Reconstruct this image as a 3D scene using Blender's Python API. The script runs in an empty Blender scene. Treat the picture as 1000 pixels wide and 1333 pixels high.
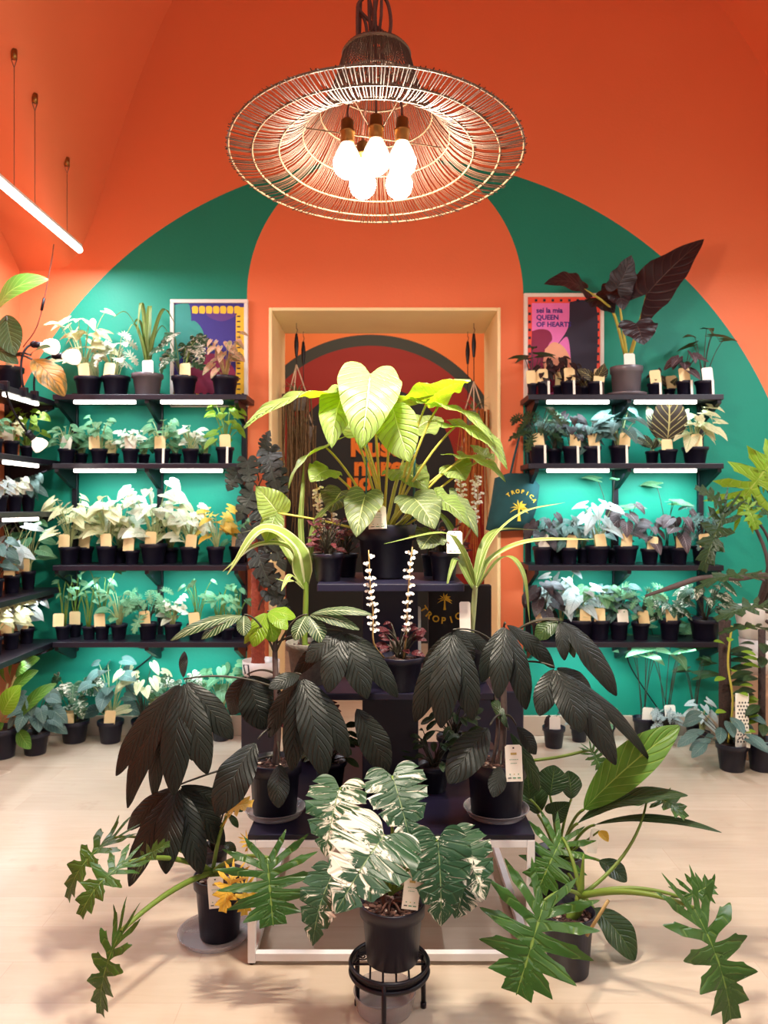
import bpy, math, random
import numpy as np
from mathutils import Vector
PI = math.pi
SC = bpy.context.scene
COL = SC.collection
CAM_H, F_PX, HORIZON = 1.35, 1000.0, 660.0
RNG = random.Random(7)

def P(px, py, d):
    """a point at distance d into the room (metres) measured off the 1000x1333 photograph"""
    return np.array([(px - 500.0) * d / F_PX, d, CAM_H - (py - HORIZON) * d / F_PX])

def lin(r, g, b):
    f = lambda c: (c / 255 / 12.92) if c <= 10 else ((c / 255 + 0.055) / 1.055) ** 2.4
    return (f(r), f(g), f(b), 1.0)

# ------------------------------------------------------------------ materials
def newmat(name):
    m = bpy.data.materials.new(name); m.use_nodes = True
    nt = m.node_tree
    b = nt.nodes['Principled BSDF']
    return m, nt, b

class NB:
    """tiny helper to wire node graphs"""
    def __init__(self, nt): self.nt = nt
    def n(self, t, **k):
        x = self.nt.nodes.new(t)
        for a, v in k.items(): setattr(x, a, v)
        return x
    def set(self, s, v):
        if isinstance(v, bpy.types.NodeSocket): self.nt.links.new(v, s)
        else: s.default_value = v
    def m(self, op, a, b=0.0, c=0.0, clamp=False):
        x = self.n('ShaderNodeMath', operation=op, use_clamp=clamp)
        self.set(x.inputs[0], a); self.set(x.inputs[1], b); self.set(x.inputs[2], c)
        return x.outputs[0]
    def mix(self, f, a, b):
        x = self.n('ShaderNodeMix', data_type='RGBA')
        self.set(x.inputs[0], f); self.set(x.inputs[6], a); self.set(x.inputs[7], b)
        return x.outputs[2]
    def step(self, v, lo, hi):
        x = self.n('ShaderNodeMapRange', interpolation_type='SMOOTHSTEP')
        self.set(x.inputs[0], v); x.inputs[1].default_value = lo; x.inputs[2].default_value = hi
        return x.outputs[0]
    def noise(self, vec, scale, detail=2.0, rough=0.5, dist=0.0):
        x = self.n('ShaderNodeTexNoise')
        if vec is not None: self.set(x.inputs['Vector'], vec)
        x.inputs['Scale'].default_value = scale; x.inputs['Detail'].default_value = detail
        x.inputs['Roughness'].default_value = rough; x.inputs['Distortion'].default_value = dist
        return x.outputs[0]
    def xyz(self, x, y, z):
        c = self.n('ShaderNodeCombineXYZ')
        self.set(c.inputs[0], x); self.set(c.inputs[1], y); self.set(c.inputs[2], z)
        return c.outputs[0]
    def bump(self, h, strength, dist=0.01):
        b = self.n('ShaderNodeBump'); b.inputs['Strength'].default_value = strength
        b.inputs['Distance'].default_value = dist; self.set(b.inputs['Height'], h)
        return b.outputs[0]

def plain(name, rgb, rough=0.5, metal=0.0, spec=0.5, mottled=0.08, scale=25.0, bump=0.0, trans=0.0, alpha=1.0):
    m, nt, b = newmat(name); q = NB(nt)
    tc = q.n('ShaderNodeTexCoord').outputs['Object']
    nz = q.noise(tc, scale, 3.0)
    c = lin(*rgb)
    dk = tuple(v * (1 - mottled) for v in c[:3]) + (1,)
    lt = tuple(min(1, v * (1 + mottled)) for v in c[:3]) + (1,)
    nt.links.new(q.mix(nz, dk, lt), b.inputs['Base Color'])
    b.inputs['Roughness'].default_value = rough; b.inputs['Metallic'].default_value = metal
    b.inputs['Specular IOR Level'].default_value = spec
    b.inputs['Transmission Weight'].default_value = trans
    b.inputs['Alpha'].default_value = alpha
    if bump: nt.links.new(q.bump(nz, bump), b.inputs['Normal'])
    return m

def glow(name, rgb, strength):
    m, nt, b = newmat(name)
    b.inputs['Base Color'].default_value = lin(*rgb)
    b.inputs['Emission Color'].default_value = lin(*rgb)
    b.inputs['Emission Strength'].default_value = strength
    return m

def leafmat(name, base, base2=None, vein=None, vein_w=0.05, nv=9, slant=2.0, lateral=0.6, var=None, var_amt=0.5,
            var_soft=0.08, rough=0.45, transl=0.25, bump=0.4, tcol=None, var_scale=1.0, edge=None, spec=0.4):
    """leaf surface driven by the leaf's own coordinates: s across (-1..1), t along, r random per leaf"""
    m, nt, b = newmat(name); q = NB(nt)
    at = q.n('ShaderNodeAttribute', attribute_name='leaf')
    sp = q.n('ShaderNodeSeparateXYZ'); nt.links.new(at.outputs['Vector'], sp.inputs[0])
    s, t, r = sp.outputs
    a = q.m('ABSOLUTE', s)
    rr = q.m('MULTIPLY', r, 37.0)
    qv = q.m('SUBTRACT', q.m('MULTIPLY', t, float(nv)), q.m('MULTIPLY', a, slant))
    tri = q.m('ABSOLUTE', q.m('SUBTRACT', q.m('FRACT', qv), 0.5))          # 0 between veins .. 0.5 on vein
    latm = q.m('MULTIPLY', q.step(tri, 0.5 - vein_w * 1.6, 0.5), lateral)
    mid = q.m('SUBTRACT', 1.0, q.step(a, vein_w * 0.35, vein_w * 0.9))
    vm = q.m('MAXIMUM', latm, mid)
    vec = q.xyz(q.m('MULTIPLY', s, 1.3), q.m('MULTIPLY', t, 2.2), rr)
    nz = q.noise(vec, 3.0, 3.0)
    b2 = base2 or tuple(min(255, int(v * 1.25)) for v in base)
    col = q.mix(q.m('ADD', q.m('MULTIPLY', nz, 0.6), q.m('MULTIPLY', r, 0.4), clamp=True), lin(*base), lin(*b2))
    if var:
        vv = q.xyz(q.m('MULTIPLY', qv, 0.55 * var_scale), q.m('MULTIPLY', s, 1.1), rr)
        n2 = q.noise(vv, 1.6, 4.0, 0.62, 0.5)
        big = q.noise(q.xyz(s, q.m('MULTIPLY', t, 0.8), q.m('ADD', rr, 11.0)), 0.9, 1.0)
        n3 = q.m('ADD', q.m('MULTIPLY', n2, 0.62), q.m('MULTIPLY', big, 0.38))
        th = 0.62 - 0.24 * var_amt
        vmask = q.step(n3, th - var_soft, th + var_soft)
        col = q.mix(vmask, col, lin(*var))
    if edge: col = q.mix(q.step(a, 0.82, 0.97), col, lin(*edge))
    if vein: col = q.mix(vm, col, lin(*vein))
    nt.links.new(col, b.inputs['Base Color'])
    b.inputs['Roughness'].default_value = rough
    b.inputs['Specular IOR Level'].default_value = spec
    hgt = q.m('SUBTRACT', q.m('MULTIPLY', nz, 0.25), q.m('MAXIMUM', q.step(tri, 0.3, 0.5), mid))
    nt.links.new(q.bump(hgt, bump, 0.006), b.inputs['Normal'])
    if transl:
        tr = q.n('ShaderNodeBsdfTranslucent')
        if tcol: tr.inputs['Color'].default_value = lin(*tcol)
        else: nt.links.new(col, tr.inputs['Color'])
        ms = q.n('ShaderNodeMixShader'); ms.inputs[0].default_value = transl
        nt.links.new(b.outputs[0], ms.inputs[1]); nt.links.new(tr.outputs[0], ms.inputs[2])
        nt.links.new(ms.outputs[0], nt.nodes['Material Output'].inputs[0])
    return m

M = {}
M['black_pot'] = plain('black plastic pot', (19, 16, 36), 0.42, mottled=0.15)
M['grey_pot'] = plain('grey plastic pot', (112, 104, 110), 0.35, metal=0.25)
M['white_pot'] = plain('white ceramic pot', (228, 222, 216), 0.3)
M['stone_pot'] = plain('mottled grey stone pot', (112, 106, 98), 0.8, mottled=0.55, scale=60, bump=0.3)
M['soil'] = plain('bark potting soil', (58, 36, 32), 0.95, mottled=0.8, scale=120, bump=0.9)
M['bark'] = plain('bark chips', (92, 60, 50), 0.9, mottled=0.6, scale=80, bump=0.4)
M['perlite'] = plain('perlite grains', (190, 170, 155), 0.9)
M['kraft'] = plain('cream paper tag', (240, 212, 158), 0.8)
M['card'] = plain('white paper tag', (246, 240, 226), 0.7)
M['ink'] = plain('dark tag print', (60, 62, 60), 0.8)
M['ink_gold'] = plain('ochre tag print', (196, 168, 96), 0.8)
M['ink_green'] = plain('green tag print', (84, 150, 110), 0.8)
M['shelf'] = plain('black painted shelf board', (26, 20, 34), 0.4, mottled=0.2)
M['steel_black'] = plain('black steel', (22, 18, 28), 0.4, metal=0.3)
M['display'] = plain('black laminate board', (24, 20, 38), 0.3, mottled=0.2)
M['navy'] = plain('dark navy laminate', (24, 22, 46), 0.45, mottled=0.15)
M['white_metal'] = plain('white powder coated steel', (242, 240, 240), 0.35)
M['wood_cream'] = plain('cream painted timber', (255, 226, 170), 0.55, mottled=0.10, scale=4)
M['skirting'] = plain('beige stone skirting', (196, 172, 150), 0.45, mottled=0.12, scale=8)
M['rattan'] = plain('rattan sticks', (74, 46, 30), 0.6, mottled=0.4, scale=60)
M['rattan_rib'] = plain('pale rattan ring', (104, 78, 56), 0.55, mottled=0.2)
M['cord_brown'] = plain('braided brown cord', (92, 52, 40), 0.85, mottled=0.35, scale=200)
M['brass'] = plain('aged brass', (150, 110, 60), 0.35, metal=0.9)
M['bulb'] = glow('lit bulb glass', (255, 244, 226), 34.0)
M['bulb_neck'] = glow('bulb neck glass', (255, 232, 205), 1.6)
M['led'] = glow('led strip diffuser', (255, 244, 232), 5.0)
M['tube'] = glow('led tube diffuser', (255, 240, 226), 9.0)
M['grow'] = glow('grow lamp lens', (255, 232, 214), 1.1)
M['steel'] = plain('thin steel wire', (120, 92, 84), 0.4, metal=0.7)
M['frame_white'] = plain('white poster frame', (232, 224, 214), 0.45)
M['jute'] = plain('cream cotton cord', (226, 200, 176), 0.9)
M['moss'] = plain('dried hanging roots', (112, 88, 60), 0.95, mottled=0.6, scale=60)
M['moss_orange'] = plain('rusty hanging roots', (170, 96, 44), 0.95, mottled=0.5, scale=60)
M['coir'] = plain('red brown coir pole', (142, 62, 42), 0.9, mottled=0.5, scale=70, bump=0.6)
M['moss_pole'] = plain('dark moss pole', (58, 42, 36), 0.95, mottled=0.7, scale=90, bump=0.8)
M['bark_stem'] = plain('brown woody stem', (78, 62, 58), 0.75, mottled=0.3, scale=60, bump=0.3)
M['stem_green'] = plain('green petiole', (104, 128, 44), 0.5)
M['stem_lime'] = plain('yellow green petiole', (176, 164, 66), 0.5)
M['stem_pale'] = plain('pale petiole', (168, 176, 120), 0.5)
M['stem_dark'] = plain('dark petiole', (52, 48, 36), 0.5)
M['stem_tan'] = plain('tan flower stem', (168, 138, 84), 0.6)
M['petal'] = plain('white petals', (250, 246, 236), 0.6)
M['stake'] = plain('teal plastic stake', (28, 92, 90), 0.4)
M['box_wood'] = plain('wood grain box', (176, 136, 104), 0.6, mottled=0.35, scale=14)
M['tote'] = plain('dark teal cotton', (18, 66, 70), 0.9, mottled=0.2)
M['print_yellow'] = plain('yellow print', (232, 206, 58), 0.8)
M['print_gold'] = plain('golden print', (238, 184, 52), 0.8)
M['bag_black'] = plain('black paper bag', (32, 24, 26), 0.8)
M['letter_orange'] = plain('orange wall lettering', (240, 130, 40), 0.7)
M['teal_vase'] = plain('teal plastic cup', (40, 170, 150), 0.4)
M['terracotta'] = plain('beige clay pot', (170, 140, 120), 0.8)
M['yellow_poster'] = plain('yellow poster print', (240, 190, 40), 0.6)
M['blue_poster'] = plain('indigo poster print', (48, 36, 128), 0.6)
M['violet_poster'] = plain('violet poster print', (88, 48, 128), 0.6)
M['pink_poster'] = plain('pink poster print', (236, 122, 196), 0.6)
M['red_poster'] = plain('red orange poster print', (242, 84, 62), 0.6)
M['maroon_poster'] = plain('maroon poster print', (142, 30, 74), 0.6)
M['peach_poster'] = plain('peach poster print', (244, 176, 140), 0.6)
M['night_poster'] = plain('blackish poster print', (40, 32, 54), 0.6)
M['teal_poster'] = plain('teal poster print', (40, 140, 130), 0.6)

def clearmat(name, rgb=(236, 236, 240)):
    m, nt, b = newmat(name); q = NB(nt)
    tr = q.n('ShaderNodeBsdfTransparent'); tr.inputs[0].default_value = lin(*rgb)
    ms = q.n('ShaderNodeMixShader'); ms.inputs[0].default_value = 0.35
    b.inputs['Base Color'].default_value = lin(214, 208, 208); b.inputs['Roughness'].default_value = 0.12
    lw = q.n('ShaderNodeLayerWeight'); lw.inputs[0].default_value = 0.35
    nt.links.new(q.m('ADD', q.m('MULTIPLY', lw.outputs['Facing'], 0.55), 0.14), ms.inputs[0])
    nt.links.new(tr.outputs[0], ms.inputs[1]); nt.links.new(b.outputs[0], ms.inputs[2])
    nt.links.new(ms.outputs[0], nt.nodes['Material Output'].inputs[0])
    return m
M['clear'] = clearmat('clear plastic')

# leaf materials
L = {}
L['top'] = leafmat('grey green veined leaf', (112, 134, 72), (150, 168, 100), vein=(210, 216, 170), vein_w=0.05, nv=9, slant=2.2,
                   lateral=0.5, transl=0.42, tcol=(176, 216, 30), rough=0.36, bump=0.9)
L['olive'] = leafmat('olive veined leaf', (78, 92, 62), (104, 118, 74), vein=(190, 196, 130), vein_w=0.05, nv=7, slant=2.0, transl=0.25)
L['darkcomp'] = leafmat('dark quilted leaf', (21, 27, 23), (34, 38, 32), vein=(46, 48, 40), vein_w=0.03, nv=10, slant=2.6, lateral=0.3,
                        rough=0.44, transl=0.03, bump=0.7, spec=0.3)
L['darkgreen'] = leafmat('dark green leaf', (30, 52, 26), (48, 74, 34), vein=(86, 106, 52), vein_w=0.04, nv=9, slant=2.4, rough=0.4, transl=0.15, bump=0.6)
L['midgreen'] = leafmat('mid green leaf', (66, 108, 38), (96, 140, 48), vein=(150, 178, 84), vein_w=0.05, nv=8, slant=2.2, rough=0.4, transl=0.3, bump=0.5)
L['lime'] = leafmat('lime green leaf', (118, 160, 36), (150, 186, 50), vein=(188, 206, 96), vein_w=0.045, nv=9, slant=2.4, rough=0.4, transl=0.45, bump=0.5)
L['split'] = leafmat('glossy green lobed leaf', (42, 80, 30), (64, 104, 36), vein=(120, 150, 70), vein_w=0.04, nv=5, slant=1.2, lateral=0.4, rough=0.33, transl=0.2, bump=0.4)
L['yellow'] = leafmat('yellowed leaf', (214, 168, 40), (236, 200, 84), vein=(240, 214, 120), transl=0.3, nv=6)
L['monvar'] = leafmat('marbled monstera leaf', (32, 62, 42), (50, 88, 54), vein=(120, 140, 96), vein_w=0.03, nv=6, slant=1.6, lateral=0.25,
                      var=(228, 222, 202), var_amt=0.27, var_soft=0.035, rough=0.36, transl=0.12, bump=0.35, var_scale=2.3, spec=0.3)
L['cream'] = leafmat('cream variegated leaf', (120, 158, 84), (164, 186, 110), vein=(140, 168, 92), vein_w=0.05, nv=7, slant=2.0,
                     var=(226, 220, 176), var_amt=0.95, var_soft=0.10, transl=0.25)
L['white'] = leafmat('white marbled leaf', (104, 146, 98), (150, 180, 130), vein=(120, 156, 100), vein_w=0.04, nv=7, slant=2.0,
                     var=(228, 228, 208), var_amt=0.95, var_soft=0.08, transl=0.2)
L['coolgreen'] = leafmat('cool green leaf', (70, 128, 88), (118, 168, 118), vein=(176, 208, 170), vein_w=0.05, nv=7, slant=2.0, transl=0.25)
L['silver'] = leafmat('silver leaf', (150, 164, 162), (196, 206, 204), vein=(84, 98, 96), vein_w=0.05, nv=7, slant=2.0, lateral=0.5, rough=0.35, transl=0.1)
L['steelgreen'] = leafmat('steel green leaf', (54, 84, 80), (92, 122, 114), vein=(140, 160, 150), vein_w=0.04, nv=7, slant=2.0, transl=0.1)
L['darkvein'] = leafmat('dark leaf with pale veins', (46, 40, 34), (66, 58, 48), vein=(196, 186, 124), vein_w=0.075, nv=6, slant=2.2, lateral=0.9, transl=0.08)
L['purplevein'] = leafmat('purple brown ribbed leaf', (54, 38, 44), (78, 58, 62), vein=(156, 140, 140), vein_w=0.07, nv=7, slant=2.2, lateral=0.7, transl=0.06)
L['blackleaf'] = leafmat('near black leaf', (34, 24, 28), (48, 34, 36), vein=(78, 62, 56), vein_w=0.035, nv=7, slant=1.8, lateral=0.5, transl=0.04, rough=0.4)
L['pink'] = leafmat('pink blushed leaf', (206, 150, 118), (232, 190, 160), vein=(240, 214, 190), nv=6, var=(142, 150, 92), var_amt=0.35, transl=0.25)
L['burgundy'] = leafmat('burgundy leaf', (58, 22, 32), (88, 34, 40), vein=(150, 70, 70), vein_w=0.04, nv=3, slant=0.4, transl=0.15)
L['stripe'] = leafmat('cream striped strap leaf', (112, 142, 66), (150, 170, 86), vein=(226, 228, 180), vein_w=0.22, nv=3, slant=0.0, lateral=0.0, transl=0.3,
                      edge=(216, 220, 160))
L['strap'] = leafmat('plain strap leaf', (100, 124, 60), (136, 152, 78), vein=(180, 190, 120), vein_w=0.12, nv=3, slant=0.0, lateral=0.0, transl=0.3)
L['zebra'] = leafmat('dark leaf with white ribs', (38, 62, 34), (52, 80, 40), vein=(206, 212, 170), vein_w=0.09, nv=10, slant=2.2, lateral=0.75, transl=0.15)
L['rust'] = leafmat('rust blotched dying leaf', (176, 112, 40), (206, 150, 60), vein=(120, 84, 40), nv=6, var=(92, 84, 40), var_amt=0.5, transl=0.3)
L['deepmon'] = leafmat('very dark monstera leaf', (32, 38, 34), (46, 54, 46), vein=(60, 70, 56), nv=6, transl=0.05)

# ------------------------------------------------------------------ mesh builder
class MB:
    def __init__(self):
        self.v = []; self.f = []; self.a = []; self.mi = []; self.nv = 0
    def add(self, verts, faces, attr=None, mi=0):
        verts = np.asarray(verts, float).reshape(-1, 3)
        o = self.nv
        self.v.append(verts)
        self.a.append(np.zeros((len(verts), 3)) if attr is None else np.asarray(attr, float).reshape(-1, 3))
        self.f.extend(tuple(i + o for i in f) for f in faces)
        self.mi.extend([mi] * len(faces)); self.nv += len(verts)
    def grid(self, V, attr=None, mi=0, close=False):
        n, m = V.shape[:2]; fs = []
        for i in range(n - 1):
            for j in range(m - 1 + (1 if close else 0)):
                j2 = (j + 1) % m
                fs.append((i * m + j, i * m + j2, (i + 1) * m + j2, (i + 1) * m + j))
        self.add(V.reshape(-1, 3), fs, attr, mi)
    def tube(self, pts, r, n=6, mi=0, caps=True):
        pts = np.asarray(pts, float); k = len(pts)
        rr = np.full(k, r) if np.isscalar(r) else np.interp(np.linspace(0, 1, k), np.linspace(0, 1, len(r)), r)
        T = np.gradient(pts, axis=0); T /= np.linalg.norm(T, axis=1)[:, None] + 1e-9
        u = np.cross(T[0], [0, 0, 1.0])
        if np.linalg.norm(u) < 1e-3: u = np.array([1.0, 0, 0])
        rows = []
        an = np.linspace(0, 2 * PI, n, endpoint=False)
        for i in range(k):
            u = u - T[i] * np.dot(u, T[i]); u /= np.linalg.norm(u) + 1e-9
            w = np.cross(T[i], u)
            rows.append(pts[i] + rr[i] * (np.cos(an)[:, None] * u + np.sin(an)[:, None] * w))
        o = self.nv
        self.grid(np.array(rows), mi=mi, close=True)
        if caps:
            self.f.append(tuple(o + i for i in range(n))[::-1]); self.f.append(tuple(o + (k - 1) * n + i for i in range(n)))
            self.mi += [mi, mi]
    def lathe(self, prof, c=(0, 0, 0), n=24, mi=0, sx=1.0, sy=1.0):
        an = np.linspace(0, 2 * PI, n, endpoint=False)
        rows = [np.stack([c[0] + r * np.cos(an) * sx, c[1] + r * np.sin(an) * sy, np.full(n, c[2] + z)], 1) for r, z in prof]
        self.grid(np.array(rows), mi=mi, close=True)
    def box(self, x0, x1, y0, y1, z0, z1, mi=0):
        v = [(x, y, z) for x in (x0, x1) for y in (y0, y1) for z in (z0, z1)]
        self.add(v, [(0, 1, 3, 2), (4, 6, 7, 5), (0, 4, 5, 1), (2, 3, 7, 6), (0, 2, 6, 4), (1, 5, 7, 3)], mi=mi)
    def obox(self, c, ax, ay, az, mi=0):
        """box centred on c with three half-axis vectors"""
        c, ax, ay, az = (np.asarray(q, float) for q in (c, ax, ay, az))
        v = [c + i * ax + j * ay + k * az for i in (-1, 1) for j in (-1, 1) for k in (-1, 1)]
        self.add(v, [(0, 1, 3, 2), (4, 6, 7, 5), (0, 4, 5, 1), (2, 3, 7, 6), (0, 2, 6, 4), (1, 5, 7, 3)], mi=mi)
    def blob(self, c, r, n=6, mi=0, sq=(1, 1, 1)):
        prof = [(math.sin(a) * r, -math.cos(a) * r) for a in np.linspace(0.12, PI - 0.12, 5)]
        an = np.linspace(0, 2 * PI, n, endpoint=False)
        rows = [np.stack([c[0] + p * np.cos(an) * sq[0], c[1] + p * np.sin(an) * sq[1], np.full(n, c[2] + z * sq[2])], 1) for p, z in prof]
        o = self.nv
        self.grid(np.array(rows), mi=mi, close=True)
        self.f.append(tuple(o + i for i in range(n))[::-1]); self.f.append(tuple(o + 4 * n + i for i in range(n))); self.mi += [mi, mi]
    def build(self, name, mat, parent=None, smooth=True, ymax=None, zmin=None, loc=None, bevel=0.0, xmin=None):
        if not self.v: return None
        V = np.concatenate(self.v)
        if ymax is not None: V[:, 1] = np.minimum(V[:, 1], ymax)
        if zmin is not None: V[:, 2] = np.maximum(V[:, 2], zmin)
        if xmin is not None: V[:, 0] = np.maximum(V[:, 0], xmin)
        o0 = np.array(loc if loc is not None else (0, 0, 0), float)
        p = parent
        while p is not None: o0 = np.zeros(3) + np.array(ORIG[p.name]); p = None
        V = V - o0
        me = bpy.data.meshes.new(name)
        me.from_pydata(V.tolist(), [], self.f); me.update()
        at = me.attributes.new('leaf', 'FLOAT_VECTOR', 'POINT')
        at.data.foreach_set('vector', np.concatenate(self.a).astype(np.float32).ravel())
        for mm in (mat if isinstance(mat, (list, tuple)) else [mat]): me.materials.append(mm)
        me.polygons.foreach_set('material_index', self.mi)
        me.polygons.foreach_set('use_smooth', [smooth] * len(me.polygons))
        ob = bpy.data.objects.new(name, me); COL.objects.link(ob)
        if parent is not None:
            ob.parent = parent; ORIG[ob.name] = ORIG[parent.name]
        else:
            ob.location = o0; ORIG[ob.name] = tuple(o0)
        if bevel:
            bm = ob.modifiers.new('edge', 'BEVEL'); bm.width = bevel; bm.segments = 2; bm.limit_method = 'ANGLE'
        return ob
ORIG = {}

def thing(name, label, cat, loc, group=None):
    o = bpy.data.objects.new(name, None); COL.objects.link(o); o.empty_display_size = 0.05
    o.location = [float(c) for c in loc]; ORIG[o.name] = tuple(float(c) for c in loc)
    o['label'] = label; o['category'] = cat
    if group: o['group'] = group
    return o
def tag(o, label, cat, group=None):
    o['label'] = label; o['category'] = cat
    if group: o['group'] = group
    return o
def struct(o): o['kind'] = 'structure'; return o

def bez(p0, p1, p2, p3=None, n=10):
    t = np.linspace(0, 1, n)[:, None]
    p0, p1, p2 = (np.asarray(p, float) for p in (p0, p1, p2))
    if p3 is None: return (1 - t) ** 2 * p0 + 2 * t * (1 - t) * p1 + t * t * p2
    p3 = np.asarray(p3, float)
    return (1 - t) ** 3 * p0 + 3 * t * (1 - t) ** 2 * p1 + 3 * t * t * (1 - t) * p2 + t ** 3 * p3

def spline(pts, n):
    pts = np.asarray(pts, float); k = len(pts)
    P_ = np.vstack([2 * pts[0] - pts[1], pts, 2 * pts[-1] - pts[-2]])
    out = []
    for x in np.linspace(0, k - 1, n):
        i = min(int(x), k - 2); t = x - i
        a, b, c, d = P_[i], P_[i + 1], P_[i + 2], P_[i + 3]
        out.append(0.5 * (2 * b + (c - a) * t + (2 * a - 5 * b + 4 * c - d) * t * t + (3 * b - a - 3 * c + d) * t ** 3))
    return np.array(out)

# ------------------------------------------------------------------ leaves
HEART = [(0, 0), (.30, -.16), (.68, -.17), (.95, .0), (1.0, .22), (.86, .45), (.60, .68), (.28, .88), (0, 1)]
ARROW = [(0, 0), (.34, -.20), (.70, -.34), (.92, -.28), (.94, .0), (.90, .2), (.72, .46), (.44, .70), (.18, .90), (0, 1)]
OVATE = [(0, 0), (.45, .02), (.82, .16), (1.0, .36), (.92, .58), (.62, .79), (.25, .93), (0, 1)]
ELLIP = [(0, 0), (.30, .06), (.66, .2), (.94, .40), (1.0, .55), (.86, .73), (.48, .90), (.14, .985), (0, 1)]
LANCE = [(0, 0), (.34, .05), (.78, .2), (1.0, .38), (.90, .58), (.6, .78), (.22, .94), (0, 1)]

def slits(base, cuts, depth, gap=0.035, forward=0.10):
    """cut narrow slits into an outline (fenestrated leaf)"""
    sm = spline(base, 60); out = []
    d = np.linspace(0, 1, 60); i = 0
    cuts = sorted(cuts)
    for c in cuts:
        while i < 60 and d[i] < c - gap: 
            if i % 2 == 0: out.append(sm[i])
            i += 1
        a = np.array([np.interp(c - gap, d, sm[:, 0]), np.interp(c - gap, d, sm[:, 1])])
        b = np.array([np.interp(c + gap, d, sm[:, 0]), np.interp(c + gap, d, sm[:, 1])])
        mid = np.array([(a[0] + b[0]) / 2 * (1 - depth), (a[1] + b[1]) / 2 - forward])
        out += [a, mid + (0.0, -0.012), mid + (0.01, 0.012), b]
        while i < 60 and d[i] < c + gap: i += 1
    while i < 60:
        if i % 2 == 0 or i == 59: out.append(sm[i])
        i += 1
    return np.array(out)
MONST = slits(HEART, (.40, .53, .66, .78), 0.64, 0.026, 0.05)
def lobes(tips, sinus):
    out = [(0, 0)]
    for k, tp in enumerate(tips):
        out.append(tp)
        if k < len(sinus): out.append(sinus[k])
    out.append((0, 1)); return np.array(out)
def fingers(lobes_, core=.15):
    out = [(0, 0)]
    for sv, tu, tv, th in lobes_:
        a, b = np.array([core, sv]), np.array([tu, tv]); d_ = b - a; n_ = np.array([-d_[1], d_[0]]) / np.linalg.norm(d_)
        q_ = lambda f, k: a + d_ * f + n_ * th * k
        out += [(core * .9, sv - th * .95), q_(.35, -.85), q_(.62, -1.15), q_(.70, -.75), q_(1, 0), q_(.72, .8), q_(.60, 1.1), q_(.35, .75), (core * .9, sv + th * .95)]
    out.append((0, 1)); return np.array(out)
SPLIT = fingers([(.03, .42, -.38, .050), (.12, .86, -.24, .056), (.24, 1.0, .05, .060), (.38, 1.0, .36, .060), (.52, .84, .66, .056), (.66, .56, .88, .050), (.80, .26, 1.0, .042)], .13)

def leaf(mb, base, tip, width, shape=ELLIP, up=(0, 0, 1), bulge=0.10, fold=0.12, ripple=0.0, pucker=0.0, n=14, m=3, rnd=None,
         nv=9, slant=2.2, twist=0.0, curl=0.0, rg=RNG, poly=False):
    """blade from base (petiole joint) to tip; up = the side its face looks to"""
    base = np.asarray(base, float); tip = np.asarray(tip, float)
    v = tip - base; Ln = np.linalg.norm(v); v /= Ln + 1e-9
    up = np.asarray(up, float); nn = up - v * np.dot(up, v)
    if np.linalg.norm(nn) < 1e-3: nn = np.array([0, -1.0, 0.2]); nn -= v * np.dot(nn, v)
    nn /= np.linalg.norm(nn); u = np.cross(v, nn)
    o = np.asarray(shape, float)
    if poly:
        o = spline(o, (len(o) - 1) * (3 if m > 4 else 1) + 1)
    else: o = spline(o, n)
    N = len(o)
    ds = np.linalg.norm(np.diff(o, axis=0), axis=1); arc = np.concatenate([[0], np.cumsum(ds)]); arc /= arc[-1]
    tm = np.clip(0.5 * np.clip(o[:, 1], 0, 1) + 0.5 * arc, 0, 1)
    tm = np.maximum.accumulate(tm); tm[0] = 0; tm[-1] = 1
    r = rg.random() if rnd is None else rnd
    ph = rg.random() * 6.28; ph2 = rg.random() * 6.28
    for side in (-1, 1):
        A = np.linspace(0, 1, m + 1)
        uu = side * A[None, :] * np.abs(o[:, 0])[:, None]
        vv = tm[:, None] + (o[:, 1] - tm)[:, None] * A[None, :]
        aa = np.abs(uu)
        z = Ln * bulge * 4 * vv * (1 - vv) * np.where(vv < 0, 0.4, 1)
        hw = width / 2
        z = z + fold * aa * hw - curl * (aa ** 2) * hw
        if ripple: z = z + ripple * hw * aa ** 1.5 * np.sin(vv * 15 + ph + side * ph2)
        if twist: z = z + twist * uu * hw * vv
        ss = side * A[None, :] * np.ones_like(vv)
        if pucker:
            qv = vv * nv - np.abs(ss) * slant
            z = z + pucker * hw * np.abs(np.sin(PI * (qv + 0.5))) * np.sin(PI * np.clip(np.abs(ss) * 0.93 + 0.04, 0, 1)) ** 0.7
        V = base + (uu * hw)[..., None] * u + (vv * Ln)[..., None] * v + z[..., None] * nn
        at = np.stack([ss, vv, np.full_like(vv, r)], -1)
        if side < 0: V = V[:, ::-1]; at = at[:, ::-1]
        mb.grid(V, at.reshape(-1, 3))

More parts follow.
